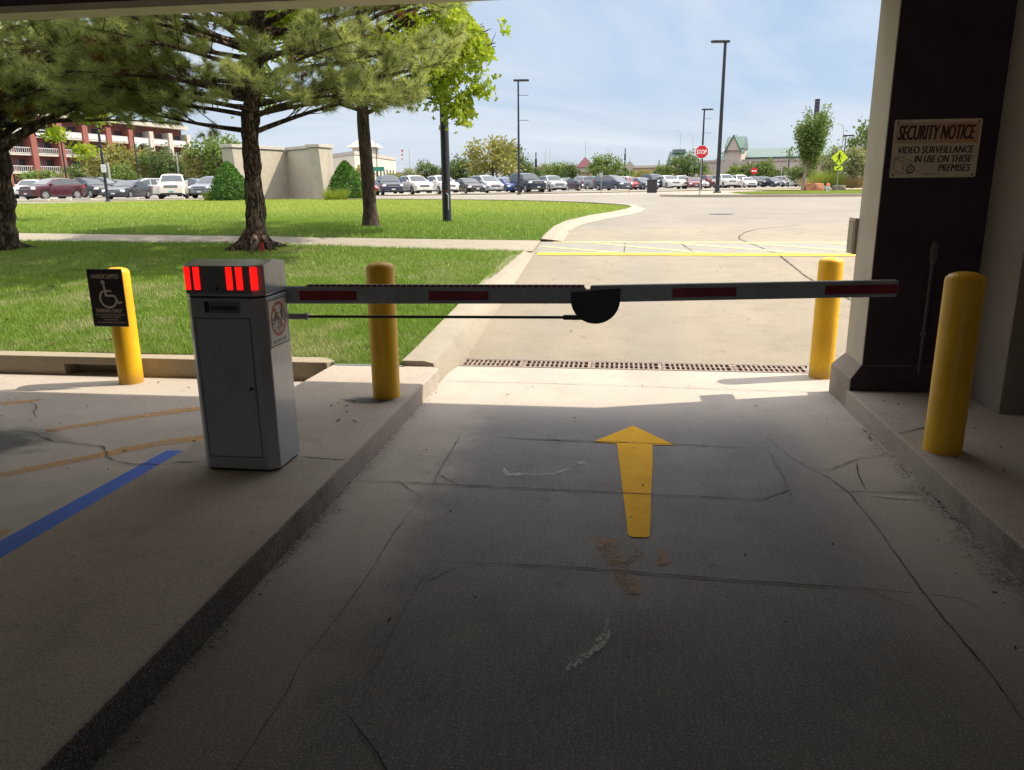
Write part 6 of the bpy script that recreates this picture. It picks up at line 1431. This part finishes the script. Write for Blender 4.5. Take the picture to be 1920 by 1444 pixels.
# tan low buildings
TAN = simple('tan_wall', (.36, .27, .20), .9, .08, 1); TANR = simple('tan_roof', (.30, .22, .17), .9, .1, 1)
def low_building(pa, da, pb, db, h, wallm, roofm, label, nw=4, depth=12):
    F = frame(pa, da, pb, db); o = thing('low_building', F[0], label, 'building'); L = F[3]
    fbox(MB(), F, 0, L, -depth, 0, -1, h).build('wall', wallm, o); fbox(MB(), F, -.4, L + .4, -depth - .4, .5, h + .002, h + .55).build('roof', roofm, o)
    for i in range(nw): fbox(MB(), F, L * (i + .3) / nw, L * (i + .3) / nw + min(1.6, L / nw * .4), .01, .05, .9, h - .8).build('window', BLDGLASS, o)
    return o
low_building(742, 175, 800, 175, 3.3, TAN, TANR, 'low tan building glimpsed right of the cream office', 3)
low_building(985, 165, 1080, 165, 4.0, TAN, TANR, 'long low tan building left of the red roofed kiosk', 5)
low_building(1178, 190, 1250, 185, 4.6, TAN, STUC, 'long tan building behind the row right of the diamond sign', 5)
F = frame(1085, 135, 1110, 135); o = thing('kiosk', F[0], 'tan kiosk with a dark red pyramid roof beyond the centre row', 'kiosk'); L = F[3]
for x in (0, L - .5): fbox(MB(), F, x, x + .5, -.5, 0, 0, 3.0).build('pier', TAN, o)
fbox(MB(), F, .1, L - .1, -L + .1, -.55, 0, 2.9).build('wall', TAN, o); fbox(MB(), F, -.1, L + .1, -L, .1, 3.0, 3.6).build('fascia', STUC, o)
b = MB(); oo, uu, nn, _ = F; q = [oo + uu * x + nn * d + Vector((0, 0, 3.62)) for x, d in ((-.5, .5), (L + .5, .5), (L + .5, -L - .4), (-.5, -L - .4))]; q.append(oo + uu * L / 2 - nn * L / 2 + Vector((0, 0, 5.4)))
b.add(q, [(0, 1, 4), (1, 2, 4), (2, 3, 4), (3, 0, 4), (3, 2, 1, 0)]); b.build('roof', simple('dark_red_metal_roof', (.11, .022, .038), .5, .1), o)

# green roofed mall
GROOF = NT('green_metal_roof'); _p = GROOF.pos(); _w = GROOF.n('ShaderNodeTexWave', wave_type='BANDS', bands_direction='X'); _w.inputs['Scale'].default_value = .55; GROOF.l(_p, _w.inputs['Vector'])
GROOF = GROOF.set(GROOF.mix(GROOF.ramp(_w.outputs['Fac'], .75, .95), (.10, .155, .14), (.06, .10, .09)), .5)
MALLW = simple('mall_wall', (.38, .33, .29), .9, .05, .8); MALLS = simple('mall_stone', (.30, .265, .235), .9, .12, 2)
F = frame(1306, 172, 1566, 160); o = thing('mall_building', F[0], 'long beige mall with a green metal roof and a gabled entrance tower', 'building'); L = F[3]; X_ = lambda px_: (px_ - 1306) / (1566 - 1306) * L
def pitched(bb, F, x0, x1, d0, d1, z0, z1, hip=0):
    oo, uu, nn, _ = F; P_ = lambda x, d, z: oo + uu * x + nn * d + Vector((0, 0, z)); md = (d0 + d1) / 2
    q = [P_(x0, d0, z0), P_(x1, d0, z0), P_(x1, d1, z0), P_(x0, d1, z0), P_(x0 + hip, md, z1), P_(x1 - hip, md, z1)]
    return bb.add(q, [(0, 1, 5, 4), (2, 3, 4, 5), (1, 2, 5), (3, 0, 4), (3, 2, 1, 0)])
fbox(MB(), F, 0, L, -30, 0, -1, 5.5).build('wall', MALLW, o)
fbox(MB(), F, -.2, L + .2, .0, .25, 5.2, 5.65).build('parapet', MALLS, o)
fbox(MB(), F, X_(1390), L - 1, -16.2, -4.4, 5.502, 6.2).build('upper_wall', simple('mall_green_fascia', (.09, .15, .14), .7), o)
pitched(MB(), F, X_(1388), L - .8, -4.0, -16.6, 6.21, 8.3).build('long_roof', GROOF, o)
pitched(MB(), F, X_(1330), X_(1358), -2, -12, 5.55, 7.7, 2).build('small_roof', GROOF, o)
x0, x1 = X_(1361), X_(1392); xm = (x0 + x1) / 2
fbox(MB(), F, x0, x1, -6, 1.2, -1, 8.0).build('tower', MALLW, o)
pitched(MB(), F, x0 - .3, x1 + .3, 1.5, -6.3, 8.01, 10.6).build('tower_roof', GROOF, o)
oo, uu, nn, _ = F; P_ = lambda x, d, z: oo + uu * x + nn * d + Vector((0, 0, z))
MB().add([P_(x0 + .3, 1.75, 7.6), P_(x1 - .3, 1.75, 7.6), P_(xm, 1.75, 10.4), P_(x0 + .3, -2.4, 7.6), P_(x1 - .3, -2.4, 7.6), P_(xm, -2.4, 10.4)], [(0, 1, 2), (5, 4, 3), (0, 3, 4, 1), (1, 4, 5, 2), (2, 5, 3, 0)]).build('gable', MALLW, o)
b = MB()
for xe in (x0 - .1, x1 + .1):
    b.add([P_(xe, 2.0, 7.45), P_(xm, 2.0, 10.85), P_(xm, -2.3, 10.85), P_(xe, -2.3, 7.45), P_(xe, 2.0, 7.0), P_(xm, 2.0, 10.45), P_(xm, -2.3, 10.45), P_(xe, -2.3, 7.0)], [(0, 1, 2, 3), (7, 6, 5, 4), (0, 4, 5, 1), (1, 5, 6, 2), (2, 6, 7, 3), (3, 7, 4, 0)])
b.build('gable_roof', simple('dark_green_trim', (.05, .13, .10), .5), o)
for xx in (X_(1356), X_(1387)): fbox(MB(), F, xx, xx + 2.6, .05, 2.2, -1, 5.2).build('entrance_pier', MALLS, o)
fbox(MB(), F, x0 + 2.8, x1 - 2.8, 1.21, 1.3, -1, 2.9).build('doorway', BLDGLASS, o)
F = frame(1257, 190, 1293, 190); o = thing('tower_building', F[0], 'pale block with a tall green metal roof left of the STOP sign', 'building'); L = F[3]
fbox(MB(), F, 0, L, -10, 0, -1, 5.0).build('wall', MALLW, o); pitched(MB(), F, -.2, L + .2, .4, -6.4, 5.01, 8.5, .3).build('roof', GROOF, o); fbox(MB(), F, .9, L - .9, -3.9, -2.1, 8.1, 9.0).build('roof_cap', GROOF, o)
F = frame(1588, 118, 1660, 95); o = thing('pale_building', F[0], 'pale building with a flat roof rising behind the spreading tree at right', 'building'); L = F[3]
fbox(MB(), F, 0, L, -20, 0, -1, 6.3).build('wall', simple('pale_lavender_wall', (.38, .37, .37), .9, .05, 1), o); fbox(MB(), F, -.3, L + .3, -20, .4, 6.302, 6.9).build('roof', simple('sage_roof_edge', (.36, .40, .34), .8), o)
for i in range(5): fbox(MB(), F, L * (.05 + .18 * i), L * (.05 + .18 * i) + 1.3, .01, .06, .5, 2.8).build('window', BLDGLASS, o)
# far woods as one mass along the horizon
rs = np.random.RandomState(40); cs = []
for i in range(150):
    x = -420 + i * 5.6 + rs.uniform(-3, 3); y = 330 + rs.uniform(-25, 25); cs.append((x, y, terrain(y) + rs.uniform(.5, 3.0)))
C = cluster_points(cs, [4.6] * len(cs), 46, 41, .6)
tag(leaf_mesh('far_woods', C, 1.8, PLAIN, TREE_MATS['grey'], None, 42, 0), 'hazy line of far woods along the horizon', 'woods', kind='stuff')
